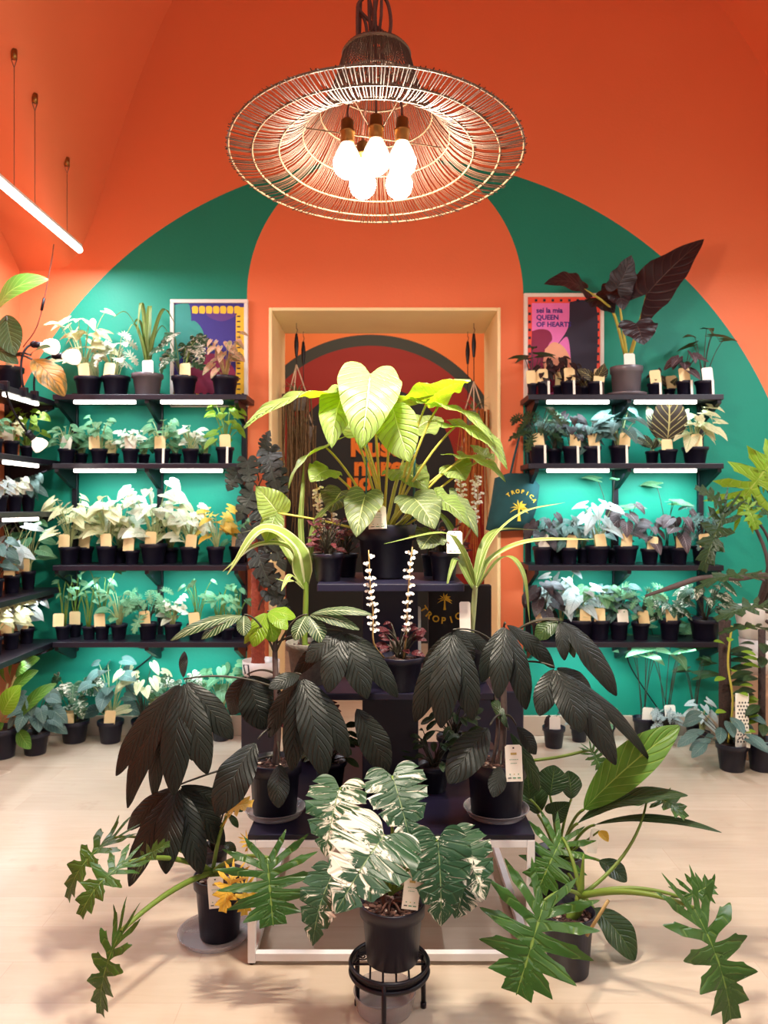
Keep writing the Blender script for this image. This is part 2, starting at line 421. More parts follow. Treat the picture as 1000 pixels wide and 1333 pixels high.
def strap(mb, path, width, n=16, up=(0, 0, 1), fold=0.25, rg=RNG, taper=0.6):
    """long narrow leaf along a path of points"""
    c = spline(path, n); T = np.gradient(c, axis=0); T /= np.linalg.norm(T, axis=1)[:, None] + 1e-9
    t = np.linspace(0, 1, n)
    w = width / 2 * np.clip(np.minimum((t / 0.18 + 0.25), 1) * (1 - t ** 2.6 * 0.97), 0.02, 1)
    r = rg.random(); rows = []; at = []
    up = np.asarray(up, float)
    prev = None
    for i in range(n):
        nn = up - T[i] * np.dot(up, T[i])
        l = np.linalg.norm(nn)
        if l < 0.2 and prev is not None: nn = prev - T[i] * np.dot(prev, T[i]); l = np.linalg.norm(nn)
        nn /= l + 1e-9; prev = nn
        u = np.cross(T[i], nn)
        A = np.linspace(-1, 1, 7)
        rows.append(c[i] + A[:, None] * w[i] * u + (np.abs(A)[:, None] * w[i] * fold) * nn)
        at.append(np.stack([A, np.full(7, t[i]), np.full(7, r)], 1))
    mb.grid(np.array(rows), np.array(at).reshape(-1, 3))

# ------------------------------------------------------------------ camera, world, render look
cam = bpy.data.cameras.new('camera'); cam_ob = bpy.data.objects.new('camera', cam); COL.objects.link(cam_ob)
cam_ob.location = (0, 0, CAM_H); cam_ob.rotation_euler = (PI / 2, 0, 0)
cam.lens = 36.0 * F_PX / 1333.0; cam.sensor_width = 36; cam.sensor_fit = 'AUTO'; cam.shift_y = (HORIZON - 666.5) / 1333.0
cam.clip_start = 0.05; cam.clip_end = 60
cam.dof.use_dof = True; cam.dof.focus_distance = 2.35; cam.dof.aperture_fstop = 4.5
SC.camera = cam_ob
SC.view_settings.view_transform = 'Standard'; SC.view_settings.look = 'None'
SC.view_settings.gamma = 1.0; SC.view_settings.exposure = 0.0; SC.view_settings.use_curve_mapping = False
SC.cycles.use_denoising = True; SC.cycles.max_bounces = 8; SC.cycles.transparent_max_bounces = 12
SC.cycles.sample_clamp_indirect = 6.0; SC.cycles.blur_glossy = 0.5
W = bpy.data.worlds.new('daylight'); SC.world = W; W.use_nodes = True
W.node_tree.nodes['Background'].inputs[0].default_value = lin(226, 232, 246)
W.node_tree.nodes['Background'].inputs[1].default_value = 0.30

# ------------------------------------------------------------------ room
YB = 4.55           # back wall face
YR = 5.13           # far face of the thick wall
DX0, DX1, DZ = -0.682, 0.69, 2.53
XL, XR = -2.16, 2.75

def painted_wall():
    m, nt, b = newmat('painted wall, orange with green arch'); q = NB(nt)
    g = q.n('ShaderNodeTexCoord').outputs['Object']
    sp = q.n('ShaderNodeSeparateXYZ'); nt.links.new(g, sp.inputs[0]); x, y, z = sp.outputs
    nz = q.noise(g, 1.4, 3.0); nf = q.noise(g, 60.0, 2.0)
    dx = q.m('SUBTRACT', x, 0.055); dz = q.m('MAXIMUM', q.m('SUBTRACT', z, 0.977), 0.0)
    ro = q.m('SQRT', q.m('ADD', q.m('MULTIPLY', dx, dx), q.m('MULTIPLY', dz, dz)))
    outer = q.m('LESS_THAN', ro, 2.443)
    ix = q.m('DIVIDE', q.m('SUBTRACT', x, 0.007), 0.818)
    iz = q.m('DIVIDE', q.m('MAXIMUM', q.m('SUBTRACT', z, 2.60), 0.0), 0.862)
    ri = q.m('SQRT', q.m('ADD', q.m('MULTIPLY', ix, ix), q.m('MULTIPLY', iz, iz)))
    inner = q.m('LESS_THAN', ri, 1.0)
    onwall = q.m('GREATER_THAN', y, YB - 0.004)
    green = q.m('MULTIPLY', q.m('MULTIPLY', outer, q.m('SUBTRACT', 1.0, inner)), onwall)
    org = q.mix(nz, lin(228, 118, 74), lin(236, 126, 82))
    grn = q.mix(nz, lin(20, 130, 108), lin(27, 142, 118))
    nt.links.new(q.mix(green, org, grn), b.inputs['Base Color'])
    b.inputs['Roughness'].default_value = 0.55; b.inputs['Specular IOR Level'].default_value = 0.3
    nt.links.new(q.bump(q.m('ADD', nf, q.m('MULTIPLY', nz, 2.0)), 0.08), b.inputs['Normal'])
    return m
M['wall'] = painted_wall()
M['orange'] = plain('orange wall paint', (232, 122, 78), 0.6, mottled=0.05, scale=2)

def floor_mat():
    m, nt, b = newmat('pale beige plank floor'); q = NB(nt)
    g = q.n('ShaderNodeTexCoord').outputs['Object']
    br = q.n('ShaderNodeTexBrick'); nt.links.new(g, br.inputs['Vector'])
    br.inputs['Scale'].default_value = 1.0; br.inputs['Brick Width'].default_value = 1.1; br.inputs['Row Height'].default_value = 0.19
    br.inputs['Mortar Size'].default_value = 0.0016; br.inputs['Mortar Smooth'].default_value = 0.3
    br.inputs['Color1'].default_value = lin(212, 197, 177); br.inputs['Color2'].default_value = lin(198, 182, 161)
    br.inputs['Mortar'].default_value = lin(196, 172, 154)
    mp = q.n('ShaderNodeMapping'); nt.links.new(g, mp.inputs[0]); mp.inputs['Scale'].default_value = (1.2, 9.0, 1)
    grain = q.noise(mp.outputs[0], 3.0, 4.0, 0.6, 0.4); blot = q.noise(g, 2.2, 3.0)
    sm = q.step(q.noise(g, 5.0, 4.0, 0.65), 0.60, 0.75)
    c = q.mix(q.m('MULTIPLY', grain, 0.7), br.outputs[0], lin(176, 154, 130))
    c = q.mix(q.m('MULTIPLY', blot, 0.25), c, lin(226, 212, 194))
    c = q.mix(q.m('MULTIPLY', sm, 0.22), c, lin(150, 120, 100))
    nt.links.new(c, b.inputs['Base Color'])
    nt.links.new(q.m('ADD', q.m('MULTIPLY', blot, 0.20), 0.13), b.inputs['Roughness'])
    b.inputs['Specular IOR Level'].default_value = 0.45
    nt.links.new(q.bump(br.outputs['Fac'], 0.15, 0.002), b.inputs['Normal'])
    return m
M['floor'] = floor_mat()

def quad(mb, a, b, c, d, mi=0): mb.add([a, b, c, d], [(0, 1, 2, 3)], mi=mi)

mb = MB(); mb.box(-2.6, 3.2, -3.2, 8.2, -0.1, 0.0); struct(mb.build('floor', M['floor'], smooth=False))
ZT = 5.3
mb = MB()
mb.box(XL - 0.1, DX0, YB, YR, 0, ZT); mb.box(DX1, XR + 0.1, YB, YR, 0, ZT); mb.box(DX0, DX1, YB, YR, DZ, ZT)
struct(mb.build('wall_back', M['wall'], smooth=False))
mb = MB(); mb.box(XL - 0.1, XL, -3.2, YB, 0, ZT); struct(mb.build('wall_left', M['orange'], smooth=False))
M['bounce_cream'] = plain('cream white against orange bounce', (226, 220, 208), 0.6, mottled=0.03, scale=2)  # colour for unseen surfaces, chosen to cut the orange bounce light
mb = MB(); mb.box(XR, XR + 0.1, -3.2, YB, 0, ZT); struct(mb.build('wall_right', M['bounce_cream'], smooth=False))
# vaulted ceiling springing from the corners
def vault():
    nx, ny = 70, 60
    X = np.linspace(XL, XR, nx); Y = np.linspace(-3.2, YB, ny)
    V = np.zeros((ny, nx, 3))
    for j, y in enumerate(Y):
        u = max(0.0, min(3.7, YB - y)); hb = 2.75 + 0.74 * u - 0.1 * u * u
        for i, x in enumerate(X):
            k = abs(x) / (1.75 if x < 0 else 2.75)
            ha = max(1.5, 5.2 - 2.3 * k ** 3)
            mx = max(ha, hb); z = mx + 0.2 * math.log(math.exp((ha - mx) / 0.2) + math.exp((hb - mx) / 0.2))
            V[j, i] = (x, y, z)
    b = MB(); b.grid(V[:23, ::-1], mi=1); b.grid(V[22:, ::-1]); return b
def vault_z(x, y):
    u = max(0.0, min(3.7, YB - y)); hb = 2.75 + 0.74 * u - 0.1 * u * u
    k = abs(x) / (1.75 if x < 0 else 2.75); ha = max(1.5, 5.2 - 2.3 * k ** 3); mx = max(ha, hb)
    return mx + 0.2 * math.log(math.exp((ha - mx) / 0.2) + math.exp((hb - mx) / 0.2))
struct(vault().build('ceiling', [M['orange'], M['bounce_cream']]))  # unseen part behind the camera is cream to lessen orange bounce
mb = MB(); mb.box(XL, DX0 - 0.0, YB - 0.018, YB, 0, 0.118); mb.box(DX1, XR, YB - 0.018, YB, 0, 0.118)
struct(mb.build('baseboard_back', M['skirting'], smooth=False, bevel=0.004))
mb = MB(); mb.box(XL, XL + 0.018, -3.0, YB - 0.018, 0, 0.118)
struct(mb.build('baseboard_left', M['skirting'], smooth=False, bevel=0.004))
# timber lining of the deep doorway
mb = MB(); t = 0.02
mb.box(DX0, DX0 + t, YB - 0.012, YR + 0.01, 0, DZ); mb.box(DX1 - t, DX1, YB - 0.012, YR + 0.01, 0, DZ)
mb.box(DX0 + t, DX1 - t, YB - 0.012, YR + 0.01, DZ - t, DZ)
struct(mb.build('trim_1', M['wood_cream'], smooth=False, bevel=0.004))

# the room beyond the doorway
YF = 7.6
def far_paint():
    m, nt, b = newmat('far wall with painted arches'); q = NB(nt)
    g = q.n('ShaderNodeTexCoord').outputs['Object']
    sp = q.n('ShaderNodeSeparateXYZ'); nt.links.new(g, sp.inputs[0]); x, y, z = sp.outputs
    dx = q.m('SUBTRACT', x, -0.13); dz = q.m('MAXIMUM', q.m('SUBTRACT', z, 1.71), 0.0)
    r = q.m('SQRT', q.m('ADD', q.m('MULTIPLY', dx, dx), q.m('MULTIPLY', dz, dz)))
    on = q.m('GREATER_THAN', y, -1)
    c = q.mix(q.m('LESS_THAN', r, 1.345), lin(236, 128, 58), lin(48, 56, 48))
    c = q.mix(q.m('LESS_THAN', r, 1.235), c, lin(146, 26, 10))
    c = q.mix(q.m('LESS_THAN', r, 0.84), c, lin(24, 28, 30))
    nt.links.new(c, b.inputs['Base Color']); b.inputs['Roughness'].default_value = 0.6
    return m
M['far'] = far_paint()
mb = MB(); mb.box(-2.4, 2.4, YF, YF + 0.1, 0, 3.6); struct(mb.build('wall_far', M['far'], smooth=False))
mb = MB(); mb.box(-2.5, -2.4, YR, YF, 0, 3.6); struct(mb.build('wall_far_left', M['orange'], smooth=False))
mb = MB(); mb.box(2.4, 2.5, YR, YF, 0, 3.6); struct(mb.build('wall_far_right', M['orange'], smooth=False))
mb = MB(); mb.box(-2.5, 2.5, YR, YF + 0.1, 3.6, 3.7); struct(mb.build('ceiling_far', M['wood_cream'], smooth=False))

def text(name, body, loc, size, mat, parent=None, rot=(PI / 2, 0, 0), bold=0.0, ext=0.001, align='CENTER', space=1.0):
    c = bpy.data.curves.new(name, 'FONT'); c.body = body; c.size = size; c.extrude = ext; c.offset = bold
    c.align_x = align; c.align_y = 'CENTER'; c.space_character = space; c.resolution_u = 3
    c.materials.append(mat)
    tmp = bpy.data.objects.new(name, c)
    me = bpy.data.meshes.new_from_object(tmp); bpy.data.objects.remove(tmp); bpy.data.curves.remove(c)
    me.materials.clear(); me.materials.append(mat)
    o = bpy.data.objects.new(name, me); COL.objects.link(o)
    loc = np.array(loc, float)
    if parent is not None:
        o.parent = parent; o.location = loc - np.array(ORIG[parent.name])
    else: o.location = loc
    o.rotation_euler = rot
    ORIG[o.name] = tuple(loc)
    return o
lt = thing('wall_lettering', 'orange painted lettering on the dark wall beyond the doorway', 'lettering', P(492, 640, YF))
for body, px, py, sz in (('Kusca', 497, 583, .26), ('nurea', 500, 608, .26), ('uo', 468, 628, .24)):
    text('lettering', body, P(px, py, YF - 0.012), sz, M['letter_orange'], lt, bold=0.010)

# ------------------------------------------------------------------ lights
def area(name, loc, sx, sy, power, rot=(0, 0, 0), col=(240, 247, 255), spread=PI):
    l = bpy.data.lights.new(name, 'AREA'); l.shape = 'RECTANGLE'; l.size = sx; l.size_y = sy
    l.energy = power; l.color = lin(*col)[:3]; l.spread = spread
    o = bpy.data.objects.new(name, l); COL.objects.link(o); o.location = loc; o.rotation_euler = rot
    return o

def tube_light(label, x, y0, y1, z, power, wires=True, tilt=0.0, hooks=None):
    t = thing('tube_light', label, 'light', (x, (y0 + y1) / 2, z), 'hanging tube lights')
    b = MB(); b.tube([(x, y0, z), (x, y1, z)], 0.018, 10); b.build('diffuser', M['tube'], t)
    b = MB(); b.box(x - 0.014, x + 0.014, y0, y1, z + 0.016, z + 0.03); b.build('housing', M['white_metal'], t, smooth=False)
    hs = hooks or [y0 + 0.15, (y0 + y1) / 2, y1 - 0.15]
    for y in hs:
        zc = vault_z(x, y)
        b = MB(); b.tube([(x, y, z + 0.03), (x, y, zc - 0.07)], 0.0016, 5)
        b.tube([(x, y, zc - 0.07), (x - 0.012, y, zc - 0.035), (x, y, zc)], 0.002, 5); b.tube([(x, y, zc - 0.07), (x + 0.012, y, zc - 0.035), (x, y, zc)], 0.002, 5)
        w = b.build('hanging_wire', M['steel'], t)
        b = MB(); b.lathe([(0.001, -0.03), (0.014, -0.03), (0.014, 0.012), (0.001, 0.012)], (x, y, zc), 10); b.build('ceiling_hook', M['brass'], w)
    area('tube_glow', (x, (y0 + y1) / 2, z - 0.025), 0.04, y1 - y0, power)
    return t
t_left = tube_light('white led tube hanging by thin wires high at upper left', -1.70, 3.0, 4.29, 2.785, 40, hooks=[3.53, 3.74, 4.12])
b = MB(); b.tube(spline([P(70, 318, 4.25), P(66, 345, 4.3), P(50, 420, 4.35), P(30, 452, 4.4)], 14), 0.003, 5); b.build('power_cord', M['cord_brown'], t_left)
b = MB(); b.tube([P(57.5, 388, 4.325), P(54, 404, 4.34)], 0.008, 8); b.build('cord_switch', M['steel_black'], t_left)
tube_light('white led tube hanging by the right wall', 2.25, 2.2, 3.6, 2.785, 48)
tube_light('unseen white led tube added behind the viewpoint on the left', -0.9, -0.9, 0.9, 3.3, 23)  # out of view, added to light the foreground
tube_light('unseen white led tube added behind the viewpoint on the right', 0.9, -0.9, 0.9, 3.3, 23)  # second unseen tube, added to brighten the near floor and plants
area('far_room_glow', (0.0, 6.3, 3.55), 2.5, 1.6, 46, col=(255, 232, 208))

# ------------------------------------------------------------------ pendant lamp
def lamp():
    c = P(490, 206, 2.05); ti = math.radians(4.0)
    t = thing('pendant_lamp', 'wide woven rattan pendant lamp with five lit bulbs hanging over the plant display', 'lamp', c)
    prof = spline([(.392, 0.0), (.33, -.006), (.262, .004), (.205, .04), (.155, .105), (.118, .18), (.098, .25), (.088, .285)], 18)
    R = np.array([[1, 0, 0], [0, math.cos(ti), -math.sin(ti)], [0, math.sin(ti), math.cos(ti)]])
    # near edge (towards -y) raised
    R = R.T
    tf = lambda p: c + np.asarray(p) @ R.T
    def ring(b, r, z, rad, n=72, wob=0.0):
        a = np.linspace(0, 2 * PI, n + 1)
        pts = np.stack([r * np.cos(a), r * np.sin(a), np.full(n + 1, z)], 1)
        b.tube(tf(pts), rad, 5, mi=1, caps=False)
    b = MB(); g = random.Random(3)
    N = 250
    for k in range(N):
        a = 2 * PI * (k + g.uniform(-.25, .25)) / N
        j = g.uniform(-.004, .004); e = g.uniform(0, .005)
        p = prof.copy(); p[0, 0] += e
        st = 0 if k % 2 == 0 else 0
        en = len(p) if k % 2 == 0 else 11
        p = p[:en]
        pts = np.stack([p[:, 0] * np.cos(a), p[:, 0] * np.sin(a), p[:, 1] + j], 1)
        b.tube(tf(pts), g.uniform(.0011, .0018), 4, caps=False)
    for r, z, rad in ((.388, .0, .0032), (.327, -.006, .003), (.258, .005, .003), (.196, .05, .0028), (.15, .113, .0028), (.112, .197, .003), (.09, .285, .004)):
        ring(b, r, z, rad)
    b.build('shade', [M['rattan'], M['rattan_rib']], t)
    b = MB()
    rr = np.linspace(0.01, .09, 8)
    for k in range(60):
        a = 2 * PI * k / 60
        b.tube(tf(np.stack([rr * np.cos(a), rr * np.sin(a), .285 + .03 * np.sqrt(np.maximum(0, 1 - (rr / .0905) ** 2))], 1)), .0022, 4, caps=False)
    b.build('shade_cap', M['rattan'], t)
    b = MB()
    for a in (0.3, 0.3 + PI / 2, 0.3 + PI * .25 + .2):
        b.tube(tf([(-.19 * math.cos(a), -.19 * math.sin(a), .05), (.19 * math.cos(a), .19 * math.sin(a), .06)]), .002, 5)
    b.build('wire_cross', M['rattan_rib'], t)
    spots = [(-.075, -.05), (.0, -.062), (.068, -.052), (-.038, .055), (.062, .058)]
    for i, (x, y) in enumerate(spots):
        z = (-.035, -.03, -.032, -.045, -.045)[i]
        bp = c + np.array([x, y, z])
        b = MB(); b.lathe([(.0005, -.040), (.018, -.036), (.031, -.024), (.0365, -.006), (.036, .008)], bp, 20)
        bulb = b.build('light_bulb', M['bulb'], t)
        b = MB(); b.lathe([(.036, .008), (.030, .025), (.021, .042), (.0165, .052)], bp, 20); b.build('bulb_neck', M['bulb_neck'], bulb)
        b = MB(); b.lathe([(.001, .05), (.0175, .05), (.0185, .056), (.0185, .075), (.021, .077), (.021, .082), (.017, .084), (.016, .11), (.008, .116), (.001, .117)], bp, 18)
        b.build('socket', M['brass'], bulb)
        b = MB(); top = c + np.array([x * .25, y * .25, .27])
        b.tube(bez(bp + (0, 0, .115), bp + (0, 0, .2), top + (0, 0, -.05), top, 10), .0035, 6); b.build('bulb_cord', M['cord_brown'], bulb)
        l = bpy.data.lights.new('bulb_light', 'SPOT'); l.energy = 22; l.spot_size = math.radians(172); l.spot_blend = 0.55; l.color = lin(255, 243, 226)[:3]; l.shadow_soft_size = 0.03
        o = bpy.data.objects.new('bulb_light', l); COL.objects.link(o); o.location = bp + (0, 0, -.075)
        l2 = bpy.data.lights.new('bulb_light', 'POINT'); l2.energy = 17; l2.color = lin(255, 240, 218)[:3]; l2.shadow_soft_size = 0.03
        o = bpy.data.objects.new('bulb_light', l2); COL.objects.link(o); o.location = bp + (0, 0, -.078)
    top = np.array([c[0] + .0, c[1], vault_z(0, 2.05)])
    for k, pts in enumerate([
        [(489, 72), (489, 40), (488, 0), (488, -60)],
        [(494, 70), (508, 40), (506, 8), (494, -14), (480, -40)],
        [(480, 68), (476, 30), (466, 8), (478, -8), (498, -40)],
        [(516, 78), (506, 50), (482, 28), (466, 8), (470, -20)]]):
        w = [P(x, y, 2.05 + 0.02 * ((k + i) % 2)) for i, (x, y) in enumerate(pts)] + [top - (0, 0, .3), top]
        b = MB(); b.tube(spline(w, 40), .0048, 6); b.build('hanging_cord', M['cord_brown'], t)
    b = MB(); b.lathe([(.001, -.06), (.05, -.06), (.06, -.02), (.06, .05), (.001, .05)], top, 20); b.build('ceiling_rose', M['brass'], t)
lamp()

# ------------------------------------------------------------------ wall shelving
DF, DB = 4.262, YB
SZ = {1: 1.976, 2: 1.593, 3: 1.026, 4: 0.600}
TH = 0.030
def led_strip(parent, x0, x1, y, z, axis='x', th=0.020):
    b = MB()
    if axis == 'x': b.box(x0, x1, y - 0.011, y + 0.011, z - th, z)
    else: b.box(x0 - 0.011, x0 + 0.011, y, x1, z - th, z)
    b.build('light_strip', M['led'], parent, smooth=False, bevel=0.004)

def shelving(label, x0, x1, ups, pw):
    t = thing('shelving_unit', label, 'shelves', ((x0 + x1) / 2, DB, 0))
    for u in ups:
        b = MB(); b.box(u - 0.016, u + 0.016, DB - 0.03, DB - 0.001, 0.50, 2.02); b.build('upright', M['steel_black'], t, smooth=False, bevel=0.003)
    for k, z in SZ.items():
        b = MB(); b.box(x0, x1, DF, DB - 0.031, z - TH, z); sh = b.build('shelf', M['shelf'], t, smooth=False, bevel=0.003)
        for u in ups:
            b = MB(); w = 0.011
            v = [(u + s * w, y, zz) for s in (-1, 1) for (y, zz) in ((DF + 0.01, z - TH), (DB - 0.03, z - TH), (DB - 0.03, z - TH - 0.105), (DB - 0.06, z - TH - 0.105), (DF + 0.01, z - TH - 0.018))]
            f = [(0, 1, 2, 3, 4), (9, 8, 7, 6, 5)] + [(i, i + 5, (i + 1) % 5 + 5, (i + 1) % 5) for i in range(5)]
            b.add(v, f); b.build('bracket', M['steel_black'], sh, smooth=False)
        wd = (x1 - x0)
        for a0, a1 in ((0.10, 0.42), (0.55, 0.87)):
            led_strip(sh, x0 + wd * a0, x0 + wd * a1, DF + (0.03 if k < 3 else 0.2), z - TH, th=0.020 if k < 3 else 0.007)
        area('shelf_glow', ((x0 + x1) / 2, DF + 0.07, z - TH - 0.03), wd * 0.85, 0.03, pw[k], rot=(math.radians(32), 0, 0), col=(214, 246, 255), spread=math.radians(130))
    return t
XA0, XA1 = (68 - 500) * .00426, (321 - 500) * .00426
XB0, XB1 = (688 - 500) * .00426, (943 - 500) * .00426
U = lambda px: (px - 500) * 0.00452
PW = {1: 1.8, 2: 3.4, 3: 2.8, 4: 3.0}
unit_l = shelving('black wall shelving left of the doorway, four shelves of potted plants', XA0, XA1, [U(97), U(208), U(318)], PW)
unit_r = shelving('black wall shelving right of the doorway, four shelves of potted plants', XB0, XB1, [U(688), U(802), U(913)], {1: 3.4, 2: 6.5, 3: 2.8, 4: 3.0})
# loose cables below the lowest shelves
for nm, pts in (('unit_l', [(178, 842), (200, 850), (160, 885), (150, 905)]), ('unit_r', [(815, 842), (822, 870), (862, 930), (878, 950)])):
    par = unit_l if nm == 'unit_l' else unit_r
    b = MB(); b.tube(spline([P(x, y, 4.535) for x, y in pts], 16), 0.004, 5); b.build('power_cable', M['steel_black'], par)

# left wall shelving
LZ = {1: 1.955, 2: 1.615, 3: 1.325, 4: 0.885, 5: 0.585}
XF = -1.875
t = thing('shelving_unit', 'black shelving on the left wall at the photo edge', 'shelves', (XL, 3.7, 0)); unit_w = t
for y in (4.38, 3.45):
    b = MB(); b.box(XL + 0.001, XL + 0.03, y - 0.016, y + 0.016, 0.45, 2.02); b.build('upright', M['steel_black'], t, smooth=False, bevel=0.003)
for k, z in LZ.items():
    b = MB(); b.box(XL + 0.031, XF, 2.9, 4.46, z - TH, z); sh = b.build('shelf', M['shelf'], t, smooth=False, bevel=0.003)
    for y in (4.38, 3.45):
        b = MB(); w = 0.011
        v = [(x, y + s * w, zz) for s in (-1, 1) for (x, zz) in ((XF - 0.01, z - TH), (XL + 0.03, z - TH), (XL + 0.03, z - TH - 0.10), (XL + 0.06, z - TH - 0.10), (XF - 0.01, z - TH - 0.018))]
        b.add(v, [(0, 1, 2, 3, 4), (9, 8, 7, 6, 5)] + [(i, i + 5, (i + 1) % 5 + 5, (i + 1) % 5) for i in range(5)])
        b.build('bracket', M['steel_black'], sh, smooth=False)
    led_strip(sh, XF - (0.03 if k < 4 else 0.2), 4.22, 3.85, z - TH, axis='y', th=0.02 if k < 4 else 0.007)
    area('shelf_glow', (XF - 0.06, 3.7, z - TH - 0.03), 0.03, 1.4, 2.2, rot=(0, math.radians(-20), 0), spread=math.radians(140))

# ------------------------------------------------------------------ posters
def poster(label, px0, px1, py0, py1, d):
    a = P(px0, py0, d); bb = P(px1, py1, d)
    t = thing('framed_poster', label, 'poster', (a[0] / 2 + bb[0] / 2, DB, bb[2]))
    x0, x1, z0, z1 = a[0], bb[0], bb[2], a[2]; w = 0.022
    b = MB(); y0, y1 = d - 0.012, DB - 0.001
    b.box(x0, x1, y0, y1, z1 - w, z1); b.box(x0, x1, y0, y1, z0, z0 + w); b.box(x0, x0 + w, y0, y1, z0 + w, z1 - w); b.box(x1 - w, x1, y0, y1, z0 + w, z1 - w)
    b.build('frame', M['frame_white'], t, smooth=False, bevel=0.003)
    return t, (x0 + w, x1 - w, z0 + w, z1 - w), d - 0.002
def flat(b, pts, y, mi=0):
    """flat printed shape facing the room, 2 mm of ink-thin relief"""
    n = len(pts); b.add([(x, y, z) for x, z in pts], [tuple(range(n))], mi=mi)
def rect(x0, x1, z0, z1): return [(x0, z0), (x1, z0), (x1, z1), (x0, z1)]
def smooth2(pts, k=6):
    q = np.array(pts + [pts[0]], float); return [tuple(v) for v in spline(np.c_[q, np.zeros(len(q))], k * len(pts) + 1)[:-1, :2]]

t, (x0, x1, z0, z1), y = poster('framed indigo poster with yellow dashed border behind the left shelf plants', 222, 323, 390, 530, 4.53)
w, h = x1 - x0, z1 - z0
b = MB(); b.box(x0, x1, y, y + 0.002, z0, z1)
mats = [M['blue_poster'], M['yellow_poster'], M['violet_poster'], M['teal_poster'], M['night_poster'], M['maroon_poster']]
px = lambda u, v: (x0 + w * u, z0 + h * v)
flat(b, smooth2([px(.0, .98), px(.10, .995), px(.22, .98), px(.24, .7), px(.15, .5), px(.0, .45)], 4), y - .0005, 3)
flat(b, smooth2([px(.18, .8), px(.3, .82), px(.42, .7), px(.4, .5), px(.25, .45), px(.15, .6)], 5), y - .0008, 3)
flat(b, smooth2([px(.42, .93), px(.6, .95), px(.9, .9), px(.7, .82), px(.5, .86)], 5), y - .0006, 2)
flat(b, [px(.0, .0), px(.85, .0), px(.85, .28), px(.0, .22)], y - .0005, 1)
flat(b, smooth2([px(.1, .3), px(.5, .5), px(.85, .35), px(.8, .12), px(.3, .1)], 5), y - .0007, 5)
for k in range(7):
    u0 = .26 + k * .10; flat(b, smooth2([px(u0, .90), px(u0 + .075, .90), px(u0 + .075, .965), px(u0, .965)], 4), y - .0009, 1)
flat(b, [px(.88, .0), px(1.0, .0), px(1.0, .96), px(.88, .96)], y - .0006, 1)
for k in range(17):
    v0 = .03 + k * .052; flat(b, rect(x0 + w * .895, x0 + w * .945, z0 + h * v0, z0 + h * (v0 + .014)), y - .0012, 4)
for k in range(8):
    u0 = .06 + k * .1; flat(b, smooth2([px(u0, .05), px(u0 + .05, .05), px(u0 + .05, .1), px(u0, .1)], 3), y - .0012, 4)
b.build('print', mats, t, smooth=False)

t, (x0, x1, z0, z1), y = poster('framed pink poster with dotted red border and blue words above the right shelf', 682, 786, 382, 522, 4.53)
w, h = x1 - x0, z1 - z0
b = MB(); b.box(x0, x1, y, y + 0.002, z0, z1)
mats = [M['red_poster'], M['pink_poster'], M['maroon_poster'], M['peach_poster'], M['night_poster']]
flat(b, rect(x0 + w * .06, x0 + w * .93, z0 + h * .03, z0 + h * .94), y - .0004, 1)
flat(b, smooth2([px(.06, .66), px(.18, .68), px(.3, .66), px(.34, .58), px(.28, .5), px(.3, .3), px(.4, .2), px(.5, .1), px(.06, .06)], 5), y - .0006, 2)
flat(b, smooth2([px(.24, .48), px(.36, .55), px(.5, .5), px(.6, .36), px(.58, .22), px(.36, .18), px(.22, .3)], 5), y - .0008, 3)
flat(b, smooth2([px(.58, .95), px(.78, .97), px(.95, .9), px(.96, .4), px(.9, .05), px(.62, .05), px(.6, .35), px(.55, .6), px(.42, .53), px(.56, .7)], 5), y - .0009, 4)
for k in range(11):
    v0 = .10 + k * .08; flat(b, rect(x0 + w * .01, x0 + w * .045, z0 + h * v0, z0 + h * (v0 + .025)), y - .0009, 4)
    flat(b, rect(x0 + w * .955, x0 + w * .99, z0 + h * v0, z0 + h * (v0 + .025)), y - .0012, 4)
for k in range(8):
    u0 = .10 + k * .115; flat(b, rect(x0 + w * u0, x0 + w * (u0 + .035), z0 + h * .955, z0 + h * .98), y - .0009, 4)
pr = b.build('print', mats, t, smooth=False)
for body, v, sz in (('sei la mia', .865, .042), ('QUEEN', .795, .04), ('OF HEARTS', .725, .04)):
    text('lettering', body, (x0 + w * .12, y - .0012, z0 + h * v), sz, M['blue_poster'], pr, bold=.0012, ext=.0004, align='LEFT')

# ------------------------------------------------------------------ pots, tags and plants
def mpot(root, c, r, h, mat='black_pot', n=24, soil=True, chips=0, lip=0.2, base=0.72, rg=RNG):
    c = np.asarray(c, float)
    b = MB(); zl = h * (1 - lip)
    b.lathe([(0.001, 0), (r * base * .96, 0), (r * base, h * .02), (r * (base + (0.93 - base) * .8), zl), (r * .985, zl + h * .012), (r, h * .985), (r * .985, h), (r * .93, h), (r * .9, h * .80), (.001, h * .80)], c, n)
    p = b.build('pot', M[mat], root)
    if soil:
        b = MB(); b.lathe([(.001, h * .90), (r * .5, h * .895), (r * .915, h * .86)], c, n)
        for k in range(chips):
            a = rg.uniform(0, 6.28); q = r * .86 * math.sqrt(rg.random())
            b.blob(c + (q * math.cos(a), q * math.sin(a), h * .89 + .002), r * rg.uniform(.03, .09), 5, mi=rg.choice((0, 1, 1, 1, 2) if k % 2 else (0, 1)), sq=(rg.uniform(.6, 1.8), rg.uniform(.6, 1.6), .6))
        b.build('soil', [M['soil'], M['bark'], M['perlite']], root)
    return p

